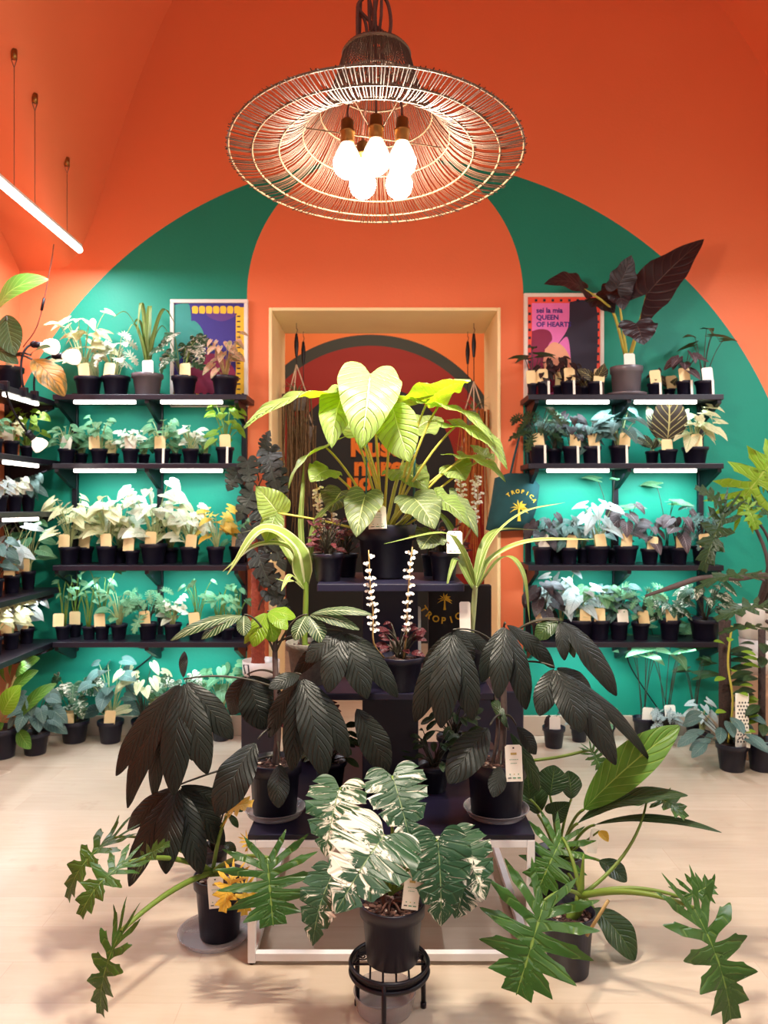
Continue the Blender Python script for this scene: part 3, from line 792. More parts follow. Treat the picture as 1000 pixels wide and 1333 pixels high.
def mtag(root, foot, w, h, mat='kraft', tilt=0.15, yaw=0.0, roll=0.0, stick=0.04, prints=False, name='plant_tag', cut=True):
    foot = np.asarray(foot, float)
    x = np.array([math.cos(yaw) * math.cos(roll), math.sin(yaw), math.sin(roll)]); x /= np.linalg.norm(x)
    z = np.array([-math.sin(roll), math.sin(tilt), math.cos(tilt)]); z -= x * np.dot(x, z); z /= np.linalg.norm(z)
    y = np.cross(z, x); th = 0.0012
    b = MB()
    k = .12 * w
    pts = [(-w / 2, 0), (w / 2, 0), (w / 2, h - k), (w / 2 - k, h), (-w / 2 + k, h), (-w / 2, h - k)] if cut else [(-w / 2, 0), (w / 2, 0), (w / 2, h), (-w / 2, h)]
    n = len(pts)
    v = [foot + x * a + z * (c_ + stick) + y * s for s in (-th, th) for a, c_ in pts]
    b.add(v, [tuple(range(n)), tuple(range(2 * n - 1, n - 1, -1))] + [(i, i + n, (i + 1) % n + n, (i + 1) % n) for i in range(n)])
    if stick > .005: b.obox(foot + z * (stick / 2 - .012), x * w * .16, y * th, z * (stick / 2 + .014))
    tg = b.build(name, M[mat], root, smooth=False)
    if prints:
        b = MB()
        front = -1 if y[1] > 0 else 1
        def bar(u, vv, hw, hh, mi): b.obox(foot + x * w * u + z * (stick + h * vv) + y * front * (th + .0004), x * w * hw, y * .0003, z * h * hh, mi)
        bar(0, .92, .05, .022, 0); bar(0, .76, .18, .03, 1)
        for kk in range(5): bar(-.22 + .11 * kk, .60, .035, .008, 2)
        for kk in range(4): bar(-.16 + .1 * kk, .50, .03, .008, 2)
        for u in (-.25, 0, .25): bar(u, .2, .035, .012, 1 if u == 0 else 2)
        for u in (-.28, 0, .28): bar(u, .10, .10, .014, 0 if u < 0 else 2)
        b.build('tag_print', [M['ink'], M['ink_gold'], M['ink_green']], tg, smooth=False)
    return tg

# species: shape, blade material, petiole material, leaf count, leaf length (share of spread), width/length, droop range (radians below horizontal)
S = {
 'cream':   dict(sh=ARROW, mat='cream', pet='stem_pale', n=15, l=.36, wr=.72, dr=(.1, .9), fold=.1),
 'white':   dict(sh=HEART, mat='white', pet='stem_pale', n=14, l=.34, wr=.85, dr=(.1, 1.0), fold=.08),
 'fan':     dict(sh=SPLIT, mat='white', pet='stem_pale', n=9, l=.42, wr=.9, dr=(.2, 1.0), fold=.08, poly=True),
 'monwhite': dict(sh=MONST, mat='monvar', pet='stem_green', n=7, l=.40, wr=.85, dr=(.5, 1.2), fold=.1, poly=True),
 'cool':    dict(sh=OVATE, mat='coolgreen', pet='stem_pale', n=17, l=.36, wr=.55, dr=(-.1, .9), fold=.15),
 'coolheart': dict(sh=HEART, mat='coolgreen', pet='stem_pale', n=12, l=.34, wr=.8, dr=(.1, .9), fold=.1),
 'green':   dict(sh=ELLIP, mat='midgreen', pet='stem_green', n=16, l=.38, wr=.48, dr=(-.3, .8), fold=.2),
 'limebush': dict(sh=HEART, mat='lime', pet='stem_green', n=14, l=.34, wr=.7, dr=(.2, 1.0), fold=.12),
 'silver':  dict(sh=ARROW, mat='silver', pet='stem_pale', n=9, l=.42, wr=.75, dr=(.3, 1.0), fold=.1),
 'steel':   dict(sh=HEART, mat='steelgreen', pet='stem_dark', n=12, l=.38, wr=.75, dr=(.2, 1.1), fold=.1),
 'fern':    dict(sh=SPLIT, mat='steelgreen', pet='stem_dark', n=15, l=.40, wr=.62, dr=(.1, 1.1), fold=.15, poly=True),
 'darkvein': dict(sh=OVATE, mat='darkvein', pet='stem_tan', n=5, l=.62, wr=.5, dr=(-1.2, -.3), fold=.12, up=True),
 'purple':  dict(sh=HEART, mat='purplevein', pet='stem_dark', n=8, l=.44, wr=.72, dr=(.2, 1.2), fold=.1),
 'black':   dict(sh=HEART, mat='blackleaf', pet='stem_dark', n=8, l=.44, wr=.72, dr=(.4, 1.3), fold=.1),
 'pink':    dict(sh=HEART, mat='pink', pet='stem_tan', n=14, l=.32, wr=.7, dr=(.1, 1.2), fold=.12),
 'thin':    dict(sh=HEART, mat='coolgreen', pet='stem_green', n=9, l=.28, wr=.55, dr=(.1, .9), fold=.1, high=True),
 'thinlong': dict(sh=ARROW, mat='coolgreen', pet='stem_dark', n=6, l=.40, wr=.5, dr=(-.1, .5), fold=.12, high=True),
 'ludisia': dict(sh=LANCE, mat='burgundy', pet='stem_dark', n=18, l=.34, wr=.45, dr=(-.7, .5), fold=.2),
 'darkbush': dict(sh=ELLIP, mat='darkgreen', pet='stem_dark', n=18, l=.30, wr=.45, dr=(-.3, .9), fold=.15),
 'marble':  dict(sh=HEART, mat='monvar', pet='stem_dark', n=12, l=.34, wr=.6, dr=(.2, 1.1), fold=.12),
 'strappy': dict(strap='strap', n=8), 'stripy': dict(strap='stripe', n=8),
}
def grow(root, c, spread, ht, kind, seed, ymax=None, xmin=None, res=10, front=.35, mat=None, count=None, names=('foliage', 'stems')):
    s = S[kind]; g = random.Random(seed); c = np.asarray(c, float)
    fb, sb = MB(), MB(); n = count or int(s.get('n', 8) * (1.5 if 'strap' not in s and s['n'] > 6 and not s.get('high') else 1))
    if 'strap' in s:
        for i in range(n):
            az = i * 2.4 + g.uniform(-.4, .4); out = np.array([math.cos(az), math.sin(az) * .6 - .15, 0])
            r = spread * .5 * g.uniform(.45, 1.0); h = ht * g.uniform(.6, 1.0)
            if 'bend' in s: h *= s['bend']
            strap(fb, [c, c + out * r * .25 + (0, 0, h * .65), c + out * r * .6 + (0, 0, h), c + out * r + (0, 0, h * g.uniform(.55, .95))], spread * .07 * g.uniform(.8, 1.2) + .006, rg=g)
        fb.build(names[0], L[mat or s['strap']], root, ymax=ymax, xmin=xmin); return
    for i in range(n):
        k = (i + .5) / n
        az = i * 2.39996 + g.uniform(-.35, .35)
        out = np.array([math.cos(az), math.sin(az) * .75 - front * .6, 0.0]); out /= np.linalg.norm(out) + 1e-6
        Lf = s['l'] * (.84 if n > s['n'] else 1) * spread * g.uniform(.7, 1.15) * (.75 + .35 * k)
        rho = max(.01, (spread * .5 - Lf * .75)) * (.25 + .75 * math.sqrt(g.random()))
        if s.get('up'):
            zt = ht * g.uniform(.02, .2); rho *= .5
        elif s.get('high'): zt = ht * g.uniform(.55, 1.0)
        else: zt = ht * (.18 + .80 * (1 - (k if i % 3 else k * .6)) ** .8) * g.uniform(.8, 1.05)
        B = c + out * rho + (0, 0, zt)
        p = g.uniform(*s['dr'])
        d = out * math.cos(p) - np.array([0, 0, math.sin(p)])
        if s.get('up'): Lf = min(Lf, ht * .95)
        T = B + d * Lf
        if T[2] < c[2] - .05: T[2] = c[2] - .05
        upv = np.array([out[0] * .3, -.75 - .2 * g.random(), .8]) if not s.get('up') else np.array([.2 * g.uniform(-1, 1), -1, .25])
        leaf(fb, B, T, Lf * s['wr'] * g.uniform(.85, 1.1), s['sh'], upv, bulge=g.uniform(.04, .14), fold=s['fold'], ripple=.07, n=res, m=3, rg=g, poly=s.get('poly', False))
        root_p = c + np.array([g.uniform(-.012, .012), g.uniform(-.012, .012), -.004])
        sb.tube(bez(root_p, root_p * .6 + B * .4 + (0, 0, (B[2] - c[2]) * .35), B, n=7), [.0028, .0018], 5)
    fb.build(names[0], L[mat or s['mat']], root, ymax=ymax, xmin=xmin); sb.build(names[1], M[s['pet']], root, ymax=ymax, xmin=xmin)

SEED = [100]
def shelf_plant(x, w, ph, kind, fh, fw, label, d, base_z, group, tagmode=1, name='potted_plant', potmat='black_pot', ymax=4.535, xmin=None, mat=None, count=None, front=.35, tagmat='kraft', xoff=0):
    """x, w, ph: pot centre, rim width and height; fh, fw: foliage height and spread, all in photograph pixels at distance d"""
    SEED[0] += 1; g = random.Random(SEED[0]); k = d / F_PX
    root = thing(name, label, 'plant', ((x - 500) * k, d, base_z), group)
    c = np.array(ORIG[root.name]); r = w * k / 2; h = ph * k
    mpot(root, c, r, h, potmat, n=18, rg=g)
    top = c + (0, 0, h * .88)
    grow(root, top + (xoff * k, 0, 0), fw * k, fh * k, kind, SEED[0], ymax, xmin, mat=mat, count=count, front=front)
    if tagmode:
        mtag(root, c + (g.uniform(-.3, .3) * r, -r * .82, h * .92), 14 * k, 17 * k, tagmat, tilt=g.uniform(-.02, .2), roll=g.uniform(-.12, .12), stick=.004)
    if tagmode == 2:   # price strip clipped on the front of the pot
        b = MB(); q = c + (r * .45, -r * 1.0 - .004, 0)
        b.obox(q + (0, 0, h * .5), (.0065, 0, 0), (0, .0008, 0), (0, .004, h * .5)); b.build('price_strip', M['card'], root, smooth=False)
    return root

D0, D1 = 4.36, 4.45
def row(shelfname, group, z, items, unit='left unit'):
    for it in items:
        x, w, ph, back, kind, fh, fw, desc = it[:8]; kw = it[8] if len(it) > 8 else {}
        shelf_plant(x, w, ph, kind, fh, fw, desc, D1 if back else D0, z, group, **kw)

G = 'potted plants on the %s shelf left of the doorway'
row('', G % 'top', SZ[1], [
 (115, 36, 25, 0, 'cream', 88, 92, 'tall cream variegated plant in black pot, leftmost on the top shelf left of doorway', dict(xoff=-8)),
 (151, 37, 26, 0, 'fan', 62, 62, 'white fan leaved plant in black pot, second on the top shelf left of doorway'),
 (192, 41, 29, 0, 'strappy', 100, 100, 'thin upright strappy plant in the shiny grey pot on the left top shelf', dict(potmat='grey_pot', tagmat='card')),
 (240, 34, 26, 0, 'monwhite', 66, 84, 'white and dark fenestrated plant in dark pot before the indigo poster', dict(xoff=-3)),
 (293, 36, 26, 0, 'pink', 60, 62, 'pink blushed plant in black pot at right end of left top shelf', dict(tagmode=0)),
])
row('', G % 'second', SZ[2], [
 (87, 22, 20, 0, 'cool', 34, 52, 'cool green plant in black pot, leftmost on the second shelf left of doorway', dict(tagmat='card')),
 (106, 17, 15, 1, 'cool', 30, 40, 'small green plant tucked behind the leftmost pot of the left second shelf', dict(tagmode=0)),
 (129, 22, 20, 0, 'coolheart', 46, 54, 'pale heart leaved plant in black pot, second pot on the left second shelf'),
 (147, 16, 15, 1, 'cool', 26, 36, 'low green plant with kraft tag behind second pot of left second shelf'),
 (170, 22, 20, 0, 'white', 32, 44, 'pale frosted plant in black pot, third pot on the left second shelf', dict(tagmat='card')),
 (187, 16, 14, 1, 'cool', 26, 36, 'small green plant behind the frosted plant on the left second shelf', dict(tagmode=0)),
 (211, 22, 20, 0, 'coolheart', 42, 56, 'trailing green plant with big kraft tag in middle of left second shelf', dict(tagmode=2)),
 (228, 17, 15, 1, 'cool', 38, 46, 'bushy blue green plant right of the middle on the left second shelf', dict(tagmode=0)),
 (248, 22, 20, 0, 'white', 34, 44, 'cream speckled plant in black pot left of tallest on left second shelf', dict(tagmode=0)),
 (266, 17, 15, 1, 'cool', 28, 36, 'little green plant hidden behind the speckled one on left second shelf', dict(tagmode=0)),
 (293, 24, 22, 0, 'limebush', 66, 62, 'tallest plant on left second shelf, yellowing leaves and kraft tag', dict(tagmode=2)),
])
row('', G % 'third', SZ[3], [
 (90, 27, 23, 0, 'cream', 72, 78, 'large pale arrow leaved plant, leftmost on the third shelf left of doorway'),
 (111, 22, 21, 1, 'cream', 62, 70, 'pale arrow leaved plant behind the leftmost pot of left third shelf'),
 (139, 27, 24, 0, 'cream', 70, 80, 'cream caladium like plant second along the left third shelf'),
 (156, 20, 20, 1, 'white', 72, 76, 'white leaved plant standing behind second pot of left third shelf', dict(tagmode=0)),
 (172, 20, 18, 0, 'strappy', 40, 54, 'low grassy green plant with tag in middle of left third shelf'),
 (200, 36, 27, 0, 'white', 84, 100, 'widest white leaved plant in big pot on the left third shelf'),
 (222, 22, 20, 1, 'cream', 66, 74, 'pale plant peeping out behind widest pot of left third shelf', dict(tagmode=0)),
 (247, 26, 23, 0, 'white', 56, 66, 'white leaved plant with large tag right of widest pot, left third shelf'),
 (281, 24, 23, 0, 'cream', 58, 62, 'plant with long wilted yellow hanging leaves on the left third shelf', dict(tagmode=0, mat='yellow')),
 (310, 24, 22, 1, 'coolheart', 40, 50, 'green plant with kraft tag at right end of left third shelf'),
])
row('', G % 'lowest', SZ[4], [
 (82, 20, 18, 0, 'thin', 62, 40, 'thin stemmed seedling plant, leftmost on the lowest shelf left of doorway'),
 (98, 18, 17, 1, 'thin', 70, 48, 'thin green seedling just behind leftmost pot of left lowest shelf'),
 (116, 18, 17, 0, 'thin', 58, 46, 'slim stemmed seedling third from left on left lowest shelf', dict(tagmode=0)),
 (133, 20, 18, 0, 'thin', 82, 60, 'tallest thin stemmed plant on the left lowest shelf'),
 (155, 22, 20, 0, 'cool', 52, 56, 'bushy green plant right of tallest stems on left lowest shelf', dict(tagmode=0)),
 (193, 26, 22, 0, 'fern', 46, 70, 'flat spreading lacy green plant in middle of left lowest shelf', dict(mat='coolgreen')),
 (225, 24, 21, 0, 'white', 40, 44, 'pale cream speckled plant right of spreading one on left lowest shelf', dict(tagmode=0)),
 (257, 28, 20, 0, 'thin', 62, 56, 'plant with one upright pale heart leaf on left lowest shelf'),
 (284, 20, 17, 1, 'thin', 50, 52, 'small pale leaved seedling near right end of left lowest shelf', dict(tagmode=0)),
 (296, 18, 15, 0, 'thin', 44, 40, 'tiny pot with pale seedling at front right of left lowest shelf', dict(tagmode=0)),
 (310, 18, 16, 1, 'thin', 54, 44, 'pale seedling last at right end of left lowest shelf', dict(tagmode=0)),
])
G = 'potted plants on the %s shelf right of the doorway'
row('', G % 'top', SZ[1], [
 (693, 13, 17, 0, 'thinlong', 60, 60, 'wiry plant with sparse dark leaves, leftmost on the right top shelf', dict(count=5, mat='darkgreen')),
 (708, 19, 19, 0, 'black', 30, 34, 'low dark plant with cream tag second on the right top shelf', dict(tagmode=2)),
 (727, 15, 17, 1, 'black', 44, 40, 'small dark plant third along the right top shelf before pink poster', dict(tagmode=1)),
 (740, 21, 20, 0, 'black', 30, 40, 'dark leaved plant with kraft tag below the pink poster figure', dict(tagmode=2)),
 (762, 13, 16, 1, 'darkvein', 48, 34, 'slim plant with one upright yellow green spotted leaf, right top shelf', dict(tagmode=0)),
 (775, 20, 19, 0, 'darkvein', 44, 46, 'dark upright plant with silver veined leaf left of grey pot', dict(tagmode=2)),
 (852, 19, 17, 0, 'black', 24, 22, 'near empty pot with tall cream tag just right of grey pot', dict(tagmode=2, count=3)),
 (872, 15, 13, 1, 'darkvein', 44, 30, 'plant with one pale veined spear leaf right of the grey pot', dict(tagmode=1)),
 (891, 22, 20, 0, 'purple', 46, 56, 'purple ribbed leaf plant second from right on right top shelf', dict(tagmode=2)),
 (917, 25, 20, 0, 'thinlong', 74, 76, 'wiry ivy leaved plant at right end of right top shelf', dict(mat='darkgreen', tagmode=2, tagmat='card')),
])
row('', G % 'second', SZ[2], [
 (701, 26, 24, 0, 'fern', 54, 78, 'dark ferny plant leftmost on the second shelf right of doorway', dict(tagmode=2, mat='darkgreen')),
 (722, 20, 21, 1, 'steel', 52, 56, 'dark blue green plant behind ferny one on right second shelf', dict(tagmode=0)),
 (744, 24, 23, 0, 'black', 50, 58, 'dark drooping leaf plant with kraft tag on right second shelf', dict(tagmode=2)),
 (770, 26, 23, 0, 'steel', 40, 58, 'dark plant with tilted kraft tag in middle of right second shelf', dict(tagmode=2)),
 (806, 26, 24, 0, 'silver', 52, 80, 'silver spreading plant with wide tag on the right second shelf', dict(tagmode=2, mat='steelgreen')),
 (849, 18, 18, 1, 'darkvein', 50, 42, 'thin spear leaf plant left of the big round leaf, right second shelf', dict(tagmode=0)),
 (905, 34, 22, 0, 'cream', 56, 80, 'white dappled caladium like plant at right end of right second shelf', dict(tagmode=1)),
])
row('', G % 'third', SZ[3], [
 (706, 26, 23, 0, 'black', 44, 62, 'dark wiry plant with tag, leftmost on the third shelf right of doorway', dict(tagmat='card')),
 (724, 22, 21, 1, 'steel', 42, 54, 'dark grey green plant behind leftmost pot on right third shelf', dict(tagmode=0)),
 (741, 24, 22, 0, 'steel', 46, 52, 'grey leaved plant with kraft tag third along right third shelf'),
 (778, 32, 24, 0, 'silver', 66, 72, 'silver white leaf plant with tag pair on right third shelf'),
 (760, 20, 20, 1, 'silver', 46, 50, 'small silver leaf plant left of the large silver one, right third shelf', dict(tagmode=0)),
 (815, 32, 24, 0, 'purple', 62, 72, 'dark round ribbed leaf plant in middle of right third shelf'),
 (846, 24, 20, 0, 'purple', 40, 52, 'low plant with long cream tag right of middle, right third shelf'),
 (868, 22, 22, 1, 'thinlong', 92, 70, 'plant with one tall pale floating leaf above right third shelf', dict(tagmode=0, count=3)),
 (884, 24, 22, 0, 'purple', 56, 62, 'purple striped leaf plant second from right on right third shelf'),
 (917, 34, 24, 0, 'fern', 56, 60, 'jagged dark green plant at right end of right third shelf'),
 (798, 16, 19, 1, 'thinlong', 94, 74, 'plant with one pale wing shaped leaf over the silver plant', dict(tagmode=0, count=3)),
])
row('', G % 'lowest', SZ[4], [
 (705, 28, 24, 0, 'black', 60, 66, 'dark broad leaf plant leftmost on the lowest shelf right of doorway'),
 (730, 22, 22, 1, 'silver', 66, 70, 'silver crinkled leaf plant behind leftmost of right lowest shelf', dict(tagmode=0)),
 (756, 34, 26, 0, 'silver', 54, 72, 'silver plant with two cream tags on the right lowest shelf'),
 (780, 30, 26, 0, 'coolheart', 56, 64, 'green plant with pale upright shoot, middle of right lowest shelf'),
 (806, 26, 24, 0, 'steel', 56, 62, 'grey leaved drooping plant with white tag on right lowest shelf', dict(tagmat='card')),
 (834, 24, 22, 0, 'fern', 54, 70, 'lacy grey green plant with tan tag on right lowest shelf', dict(mat='coolgreen')),
 (872, 28, 26, 0, 'marble', 40, 66, 'dark marbled plant with cream tag second from right, right lowest shelf'),
 (918, 42, 27, 0, 'marble', 60, 92, 'large white and green marbled plant ending the right lowest shelf', dict(tagmode=0)),
])
# big round veined leaf on the right second shelf
k = D0 / F_PX
def hero_root(name, label, c, group=None): return thing(name, label, 'plant', c, group)
c = np.array([(870 - 500) * k, D0, SZ[2]])
r = hero_root('potted_plant', 'one big round dark leaf with yellow veins on right second shelf', c, G % 'second')
mpot(r, c, 12 * k, 19 * k, n=18); fb, sb = MB(), MB()
leaf(fb, P(869, 572, 4.33), P(870, 512, 4.32), 46 * k, OVATE, (0, -1, .2), n=16, m=4, fold=.05, nv=6)
leaf(fb, P(858, 570, 4.36), P(842, 528, 4.38), 16 * k, OVATE, (-.3, -1, .2), n=12)
sb.tube([c + (0, 0, 15 * k), P(869, 574, 4.33)], .003, 6); sb.tube([c + (0, 0, 15 * k), P(858, 572, 4.36)], .003, 6)
fb.build('foliage', L['darkvein'], r); sb.build('stems', M['stem_lime'], r)
mtag(r, c + (-.02, -12 * k * .8, 17 * k), 14 * k, 14 * k, 'kraft', stick=.004)

# tall black alocasia in the big grey pot
c = np.array([(817 - 500) * k, 4.38, SZ[1]])
r = hero_root('potted_alocasia', 'tall plant with huge black leaves in the big grey pot, right top shelf', c)
b = MB(); b.lathe([(.001, 0), (.1, 0), (.115, .018), (.112, .02), (.098, .006), (.001, .006)], c, 24)
tag(b.build('pot_saucer', M['grey_pot'], loc=c), 'grey saucer under the big grey pot on right top shelf', 'saucer')
c = c + (0, 0, .006); mpot(r, c, .092, .165, 'grey_pot', n=28, lip=.22, base=.82)
fb, sb = MB(), MB(); top = c + (0, 0, .15)
for bp, tp, wd, up, d, bend in [
  ((842, 383), (917, 311), 66, (-.25, -.9, .45), 4.25, .05), ((846, 352), (778, 402), 0, 0, 0, 0),
  ((804, 375), (822, 332), 46, (.5, -.8, .2), 4.2, .05), ((760, 376), (708, 370), 40, (0, -.8, .55), 4.2, .16),
  ((828, 421), (838, 449), 52, (.1, -.95, .3), 4.15, .05), ((800, 372), (812, 404), 40, (0, -.9, .4), 4.3, .1), ((776, 388), (800, 408), 40, (0, -.8, .6), 4.35, .1)]:
    if not wd: continue
    leaf(fb, P(*bp, d), P(*tp, d - .05), wd * d / F_PX, ARROW if wd > 60 else HEART, up, bulge=bend, fold=.08, ripple=.12, n=22, m=5)
for path, rad in [([(820, 462), (834, 415), (842, 383)], .006), ([(816, 462), (810, 420), (804, 376)], .006), ([(814, 462), (800, 410), (785, 392), (760, 376)], .0065), ([(822, 462), (828, 440), (828, 421)], .005)]:
    sb.tube(spline([P(x, y, 4.38 - .02 * i * 2.4) for i, (x, y) in enumerate(path)], 14), [rad * 1.5, rad * .8], 7)
fb.build('foliage', L['blackleaf'], r); sb.build('stems', M['stem_lime'], r)
mtag(r, c + (-.004, -.075, .15), .062, .078, 'card', stick=.004)

# ------------------------------------------------------------------ plants on the left wall shelving (rows recede along the wall)
G = 'potted plants on the left wall shelving'
WP = lambda px, d, z: ((px - 500) * d / F_PX)
def wall_plant(lv, d, w, ph, kind, fh, fw, desc, **kw):
    x = -2.01
    return shelf_plant(500 + x / d * F_PX, w, ph, kind, fh, fw, desc, d, LZ[lv], G, xmin=XL + .03, **kw)
wall_plant(2, 4.32, 17, 18, 'limebush', 56, 62, 'bright lime green plant at far end of left wall second shelf', tagmode=0)
wall_plant(2, 4.14, 20, 22, 'cream', 34, 40, 'pale plant in black pot nearer than lime green one, left wall second shelf', tagmat='card')
wall_plant(2, 3.97, 20, 22, 'cool', 34, 44, 'green plant in black pot nearest on left wall second shelf')
wall_plant(3, 4.34, 18, 22, 'black', 30, 50, 'dark drooping plant at far end of left wall middle shelf', mat='steelgreen', tagmat='card')
wall_plant(3, 4.18, 20, 22, 'white', 26, 40, 'white speckled plant in middle of left wall middle shelf', tagmat='card')
wall_plant(3, 4.02, 20, 22, 'silver', 26, 44, 'silvery plant nearest on left wall middle shelf', tagmat='card')
wall_plant(4, 4.34, 19, 24, 'coolheart', 84, 70, 'tall pale green plant at far end of left wall fourth shelf')
wall_plant(4, 4.15, 22, 24, 'silver', 78, 78, 'grey silver leaved plant in middle of left wall fourth shelf')
wall_plant(4, 3.97, 22, 24, 'steel', 60, 60, 'dark striped leaf plant nearest on left wall fourth shelf')
wall_plant(5, 4.32, 20, 20, 'silver', 48, 62, 'grey plant with one pink leaf, far end of left wall lowest shelf')
wall_plant(5, 4.14, 22, 22, 'cream', 46, 62, 'pale cream green plant in middle of left wall lowest shelf')
wall_plant(5, 3.96, 22, 24, 'cream', 46, 54, 'cream speckled plant nearest on left wall lowest shelf')
# big strap-leaved plant on the top shelf
d = 4.1; c = np.array([-2.0, d, LZ[1]]); k = d / F_PX
r = hero_root('potted_plant', "big plant with upright lime leaf and rusty dying leaf, left wall's top shelf", c)
mpot(r, c, .075, .14, n=20)
fb, rb, db, sb = MB(), MB(), MB(), MB()
leaf(fb, P(-4, 410, 4.0), P(63, 364, 3.9), .16, ELLIP, (-.3, -.9, .45), bulge=.18, n=18, m=4, nv=12)
leaf(db, P(8, 410, 4.05), P(20, 462, 3.95), .14, ELLIP, (0, -1, .3), bulge=.05, n=18, m=4)
leaf(db, P(-30, 440, 4.05), P(24, 474, 3.95), .10, ELLIP, (.3, -1, .3), bulge=.05, n=14)
leaf(rb, P(42, 468, 3.95), P(84, 516, 3.9), .14, ELLIP, (.3, -.8, .5), bulge=.14, ripple=.12, n=18, m=4)
leaf(db, P(40, 462, 3.95), P(66, 452, 3.9), .07, ELLIP, (0, -.6, .8), n=12)
for e in ((-4, 410), (8, 412), (42, 468), (40, 462), (-30, 440)):
    sb.tube(bez(c + (0, 0, .12), c + (0, 0, .25), P(*e, 4.02), n=8), .006, 6)
fb.build('foliage', L['midgreen'], r, xmin=XL + .01); db.build('foliage', L['darkgreen'], r, xmin=XL + .01); rb.build('dying_leaf', L['rust'], r); sb.build('stems', M['stem_dark'], r, xmin=XL + .01)
mtag(r, c + (.03, -.06, .13), .045, .05, 'kraft', stick=.004)

# clip-on grow lamps
def grow_lamp(label, foot, mid, neck, tip, pw):
    foot, mid, neck, tip = (np.asarray(q, float) for q in (foot, mid, neck, tip))
    t = thing('grow_lamp', label, 'lamp', foot, 'clip grow lamps')
    b = MB(); b.box(foot[0] - .02, foot[0] + .02, foot[1] - .012, foot[1] + .012, foot[2] - .034, foot[2] + .018); b.build('clip', M['steel_black'], t, smooth=False, bevel=.004)
    b = MB(); b.tube(bez(foot, mid, neck, n=12), .006, 6); b.build('gooseneck', M['steel_black'], t)
    ax = tip - neck; ln = np.linalg.norm(ax); ax /= ln
    pts = lambda f: neck + ax * ln * f
    b = MB(); b.tube([pts(0), pts(.42)], .017, 12); b.tube([pts(.05), pts(.12)], .019, 12); b.build('lamp_socket', M['steel_black'], t)
    b = MB(); b.tube([pts(f) for f in (.42, .5, .62, .8, .93, 1.0)], [.016, .02, .034, .041, .041, .03], 16)
    b.build('reflector_bulb', M['grow'], t)
    l = bpy.data.lights.new('grow_light', 'SPOT'); l.energy = pw; l.spot_size = 1.9; l.spot_blend = .6; l.shadow_soft_size = .04; l.color = lin(255, 246, 236)[:3]
    o = bpy.data.objects.new('grow_light', l); COL.objects.link(o); o.location = pts(1.05)
    o.rotation_euler = Vector(ax).to_track_quat('-Z', 'Y').to_euler()
grow_lamp('white clip grow lamp, upper of the pair by the top left shelf corner', (-1.875, 4.0, 1.955), P(20, 455, 4.0), P(42, 448, 4.05), P(73, 452, 4.0), 3.5)
grow_lamp('white clip grow lamp, lower of the pair by the top left shelf corner', (-1.875, 4.12, 1.955), P(40, 470, 4.1), P(70, 463, 4.1), P(101, 465, 4.05), 3.5)
grow_lamp('pinkish grow lamp pointing down at the left corner below the top shelf', (-1.875, 3.8, 1.955), P(10, 530, 3.85), P(35, 562, 3.95), P(56, 584, 4.0), 3)

# ------------------------------------------------------------------ plants on the floor along the walls
G = 'potted plants on the floor by the back wall'
def floor_plant(x, w, rim, basey, kind, fh, fw, desc, tagmode=1, **kw):
    d = min(CAM_H * F_PX / (basey - HORIZON) + w / 2 * .0044, YB - .03 - w / 2 * .0045)
    ph = (basey - rim) * .98
    return shelf_plant(x, w, ph, kind, fh, fw, desc, d, 0.0, G, tagmode=tagmode, **kw)
floor_plant(46, 36, 958, 987, 'steel', 56, 84, 'blue green drooping plant in black pot on floor at left', tagmode=0)
floor_plant(97, 38, 942, 971, 'monwhite', 64, 96, 'white patterned monstera in black pot on floor, left of its taller neighbour')
floor_plant(144, 34, 942, 971, 'coolheart', 82, 84, 'tall pale green leaved plant in black pot on floor below left shelves', mat='steelgreen')
floor_plant(186, 30, 934, 962, 'marble', 84, 80, 'cream and green marbled plant on floor behind the dark drooping leaves', tagmode=0, mat='cream')
floor_plant(232, 30, 934, 960, 'monwhite', 80, 80, 'white monstera on floor below right half of left shelves', tagmode=0)
floor_plant(288, 28, 934, 960, 'coolheart', 86, 70, 'tall pale plant on floor nearest the doorway on the left', tagmode=0)
floor_plant(721, 30, 950, 977, 'black', 24, 34, 'black pot with pair of white tags on floor right of doorway', tagmat='card', count=3)
floor_plant(754, 24, 948, 968, 'fern', 24, 36, 'small feathery plant on floor right of the white tagged pot', tagmode=0, mat='silver')
floor_plant(790, 22, 948, 966, 'cool', 28, 40, 'small pale plant on floor hidden by the dark hanging leaves', tagmode=0)
floor_plant(838, 28, 936, 966, 'thinlong', 108, 96, 'thin stemmed plant with small oval leaves on floor, white tag', tagmat='card', mat='coolgreen')
floor_plant(868, 28, 934, 968, 'thinlong', 128, 120, 'tall thin stemmed plant with big bright arrow leaves on floor', tagmat='card', mat='limeflash' if 'limeflash' in L else 'coolgreen')
floor_plant(866, 24, 954, 972, 'fern', 32, 44, 'small pale feathery plant on floor before the thin stemmed ones', tagmode=0, mat='silver')
floor_plant(914, 22, 955, 971, 'silver', 44, 50, 'small silver green plant on floor left of the perforated pole', tagmode=0)
floor_plant(905, 26, 938, 962, 'thinlong', 90, 60, 'dark glossy leaved thin plant on floor behind the small silver one', tagmat='card', mat='darkgreen')

